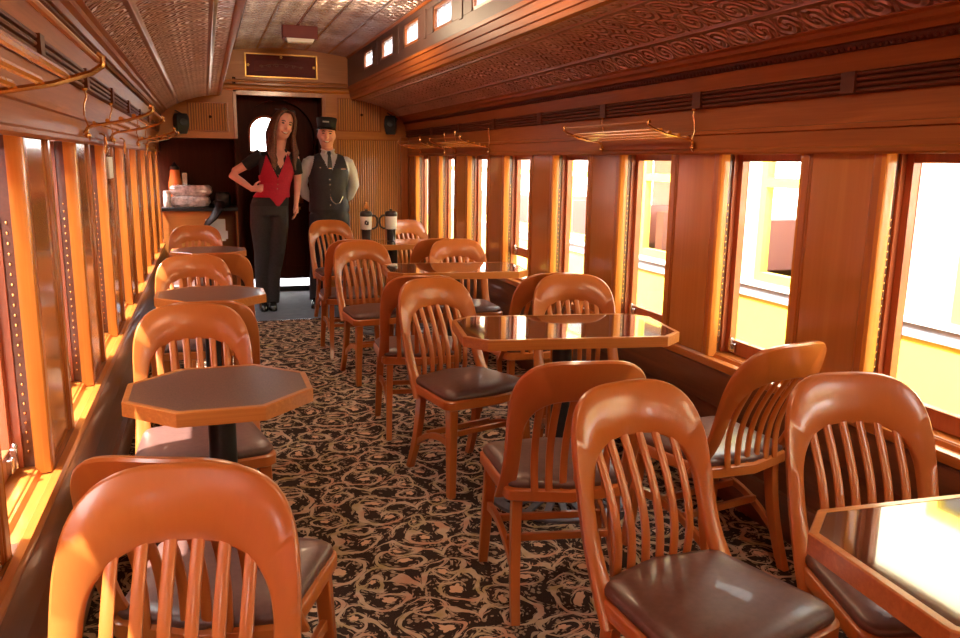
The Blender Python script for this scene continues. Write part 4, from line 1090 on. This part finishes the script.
# ------------------------------------------------------------------ outside
bm = NB(); bb(bm, -30, 40, -30, 60, -1.3, -1.2); struct(link('ground', bm, M['gravel']))
yc = empty('railway_car', (3.4, 0, -.95)); tag(yc, 'bright yellow railway car with grey belt rail standing outside the right windows', 'railway car')
Zb = .95
wins = [2.87+1.5*i for i in range(-3, 7)]; Wd = 1.02
bm = NB(); bb(bm, 0, .08, -6, 16, .25, .575+Zb); link('lower_side', bm, M['yellow'], yc)
bm = NB(); prev = -6
for y in wins:
    bb(bm, .0, .08, prev, y-Wd, .65+Zb, 1.80+Zb); prev = y
bb(bm, .0, .08, prev, 16, .65+Zb, 1.80+Zb); bb(bm, .0, .08, -6, 16, 1.80+Zb, 2.35+Zb); [bb(bm, .002, .079, y-Wd, y, .65+Zb, .692+Zb) for y in wins]
link('upper_side', bm, M['cream'], yc)
bm = NB(); bb(bm, -.015, .04, -6, 16, .575+Zb, .650+Zb); bb(bm, -.03, .02, -6, 16, .65+Zb, .672+Zb, 1); link('belt_rail', bm, [M['grey'], M['linen']], yc)
for y in wins:
    bm = NB()
    for a in ((y-Wd-.004, y-Wd+.055, .688, 1.803), (y-.055, y+.004, .688, 1.803), (y-Wd+.055, y-.055, .688, .745), (y-Wd+.055, y-.055, 1.29, 1.35), (y-Wd+.055, y-.055, 1.74, 1.803)): bb(bm, -.010, .045, a[0], a[1], a[2]+Zb, a[3]+Zb)
    wf = link('window_sash', bm, M['yellow'], yc)
    bm = NB(); bb(bm, .016, .020, y-Wd+.05, y-.05, .74+Zb, 1.75+Zb); link('pane', bm, M['pane'], wf)
bm = NB(); bb(bm, 2.2, 2.26, -6, 16, .25, .69+Zb); bb(bm, 2.2, 2.26, -6, 16, 1.8+Zb, 2.3+Zb); bb(bm, .08, 2.2, -6, 16, .1, .25)
link('far_side', bm, M['insidered'], yc)
bm = NB()
for i in range(12):
    y = -1+1.05*i; bb(bm, .5, 1.4, y, y+.12, .5, 1.0+Zb); bb(bm, .5, 1.4, y, y+.5, .5, .6+Zb)
link('seats', bm, M['insidered'], yc)
bm = NB()
for i in range(9): bb(bm, 1.5, 1.56, .2+1.5*i, .75+1.5*i, .5, 1.62+Zb); bb(bm, 1.1, 1.2, .9+1.5*i, 1.5+1.5*i, .25, .93+Zb)
link('fittings', bm, M['linen'], yc)
bm = NB(); prism(bm, [(-.06, 2.32+Zb), (.0, 2.36+Zb), (.5, 2.55+Zb), (1.15, 2.62+Zb), (1.8, 2.55+Zb), (2.3, 2.36+Zb), (2.34, 2.32+Zb)], -6, 16, 0, lambda x, z, y: (x, y, z)); link('roof', bm, M['grey'], yc)
for i in range(5):
    bm = NB(); lathe(bm, [(.0, -.05), (.42, -.05), (.42, .05), (.0, .05)], 28); w = link('wheel', bm, M['blackpost'], yc, loc=(.5, -3+3.8*i, .17), rot=(0, PI/2, 0))
rc = empty('railway_car', (-1.85, 0, -.95)); tag(rc, 'oxide red railway car seen through the left windows', 'railway car')
bm = NB(); bb(bm, -.08, 0, -6, 16, .25, 2.3+Zb)
y = -6
while y < 16: bb(bm, 0, .008, y, y+.09, .3, .60+Zb); y += .11
link('side', bm, M['redcar'], rc)
bm = NB(); bb(bm, -.02, .05, -6, 16, .60+Zb, .66+Zb); link('belt_rail', bm, M['redcar'], rc)
for i in range(11):
    y = -2+1.3*i; bm = NB()
    for a in ((y, y+.06, .72, 1.7), (y+.74, y+.8, .72, 1.7), (y, y+.8, .72, .78), (y, y+.8, 1.64, 1.7)): bb(bm, -.005, .025, a[0], a[1], a[2]+Zb, a[3]+Zb)
    wf = link('window_frame', bm, M['redcar'], rc); bm = NB(); bb(bm, .001, .006, y+.05, y+.75, .77+Zb, 1.65+Zb); link('pane', bm, M['darkpane'], wf)
bm = NB(); prism(bm, [(.05, 2.28+Zb), (0, 2.36+Zb), (-1.1, 2.55+Zb), (-2.2, 2.3+Zb)], -6, 16, 0, lambda x, z, y: (x, y, z)); link('roof', bm, M['grey'], rc)

# ------------------------------------------------------------------ light
W = bpy.data.worlds.new('World'); SC.world = W; W.use_nodes = True; nt = W.node_tree; nt.nodes.clear()
out = nt.nodes.new('ShaderNodeOutputWorld'); bg = nt.nodes.new('ShaderNodeBackground'); sky = nt.nodes.new('ShaderNodeTexSky')
sky.sky_type = 'HOSEK_WILKIE'; sky.sun_direction = Vector((-.45, -.25, .85)).normalized(); sky.turbidity = 6; sky.ground_albedo = .4
mx = nt.nodes.new('ShaderNodeMix'); mx.data_type = 'RGBA'; mx.inputs[0].default_value = .7
nt.links.new(sky.outputs[0], mx.inputs[6]); mx.inputs[7].default_value = (1.0, .97, .93, 1)
nt.links.new(mx.outputs[2], bg.inputs[0]); bg.inputs[1].default_value = SKY; nt.links.new(bg.outputs[0], out.inputs[0])
sl = bpy.data.lights.new('sun', 'SUN'); sl.energy = SUN; sl.angle = math.radians(.8); sl.color = (1, .95, .89)
so = bpy.data.objects.new('sun', sl); COL.objects.link(so); so.rotation_euler = Vector((.42, .12, -.90)).to_track_quat('-Z', 'Y').to_euler()
# added warm fill lights along the clerestory, one of them under the round base plate
def lamp(x, y, z, e, r, col):
    l = bpy.data.lights.new('ceiling_fill', 'POINT'); l.energy = e; l.shadow_soft_size = r; l.color = col
    o = bpy.data.objects.new('ceiling_fill', l); COL.objects.link(o); o.location = (x, y, z); return o
for y in FILL_Y: lamp(.93, y, 2.34, FILL_E, .12, (1, .72, .45))
cam = bpy.data.cameras.new('camera'); co = bpy.data.objects.new('camera', cam); COL.objects.link(co)
cam.sensor_width = 36; cam.lens = 800.7/960*36; cam.clip_start = .02
yaw, pitch, roll = math.radians(18.83), math.radians(11.133), math.radians(.85)
co.location = (0, 0, 1.425)
co.matrix_world = Matrix.Translation((0, 0, 1.425)) @ Matrix.Rotation(-yaw, 4, 'Z') @ Matrix.Rotation(PI/2-pitch, 4, 'X') @ Matrix.Rotation(ROLLS*roll, 4, 'Z')
SC.camera = co
SC.view_settings.view_transform = 'Standard'; SC.view_settings.look = 'None'; SC.view_settings.gamma = 1; SC.view_settings.exposure = EXPO
SC.view_settings.use_curve_mapping = False
SC.cycles.use_denoising = True
SC.cycles.max_bounces = 10; SC.cycles.diffuse_bounces = 6; SC.cycles.glossy_bounces = 4; SC.cycles.transparent_max_bounces = 12
SC.cycles.sample_clamp_indirect = 8; SC.cycles.caustics_reflective = False; SC.cycles.caustics_refractive = False
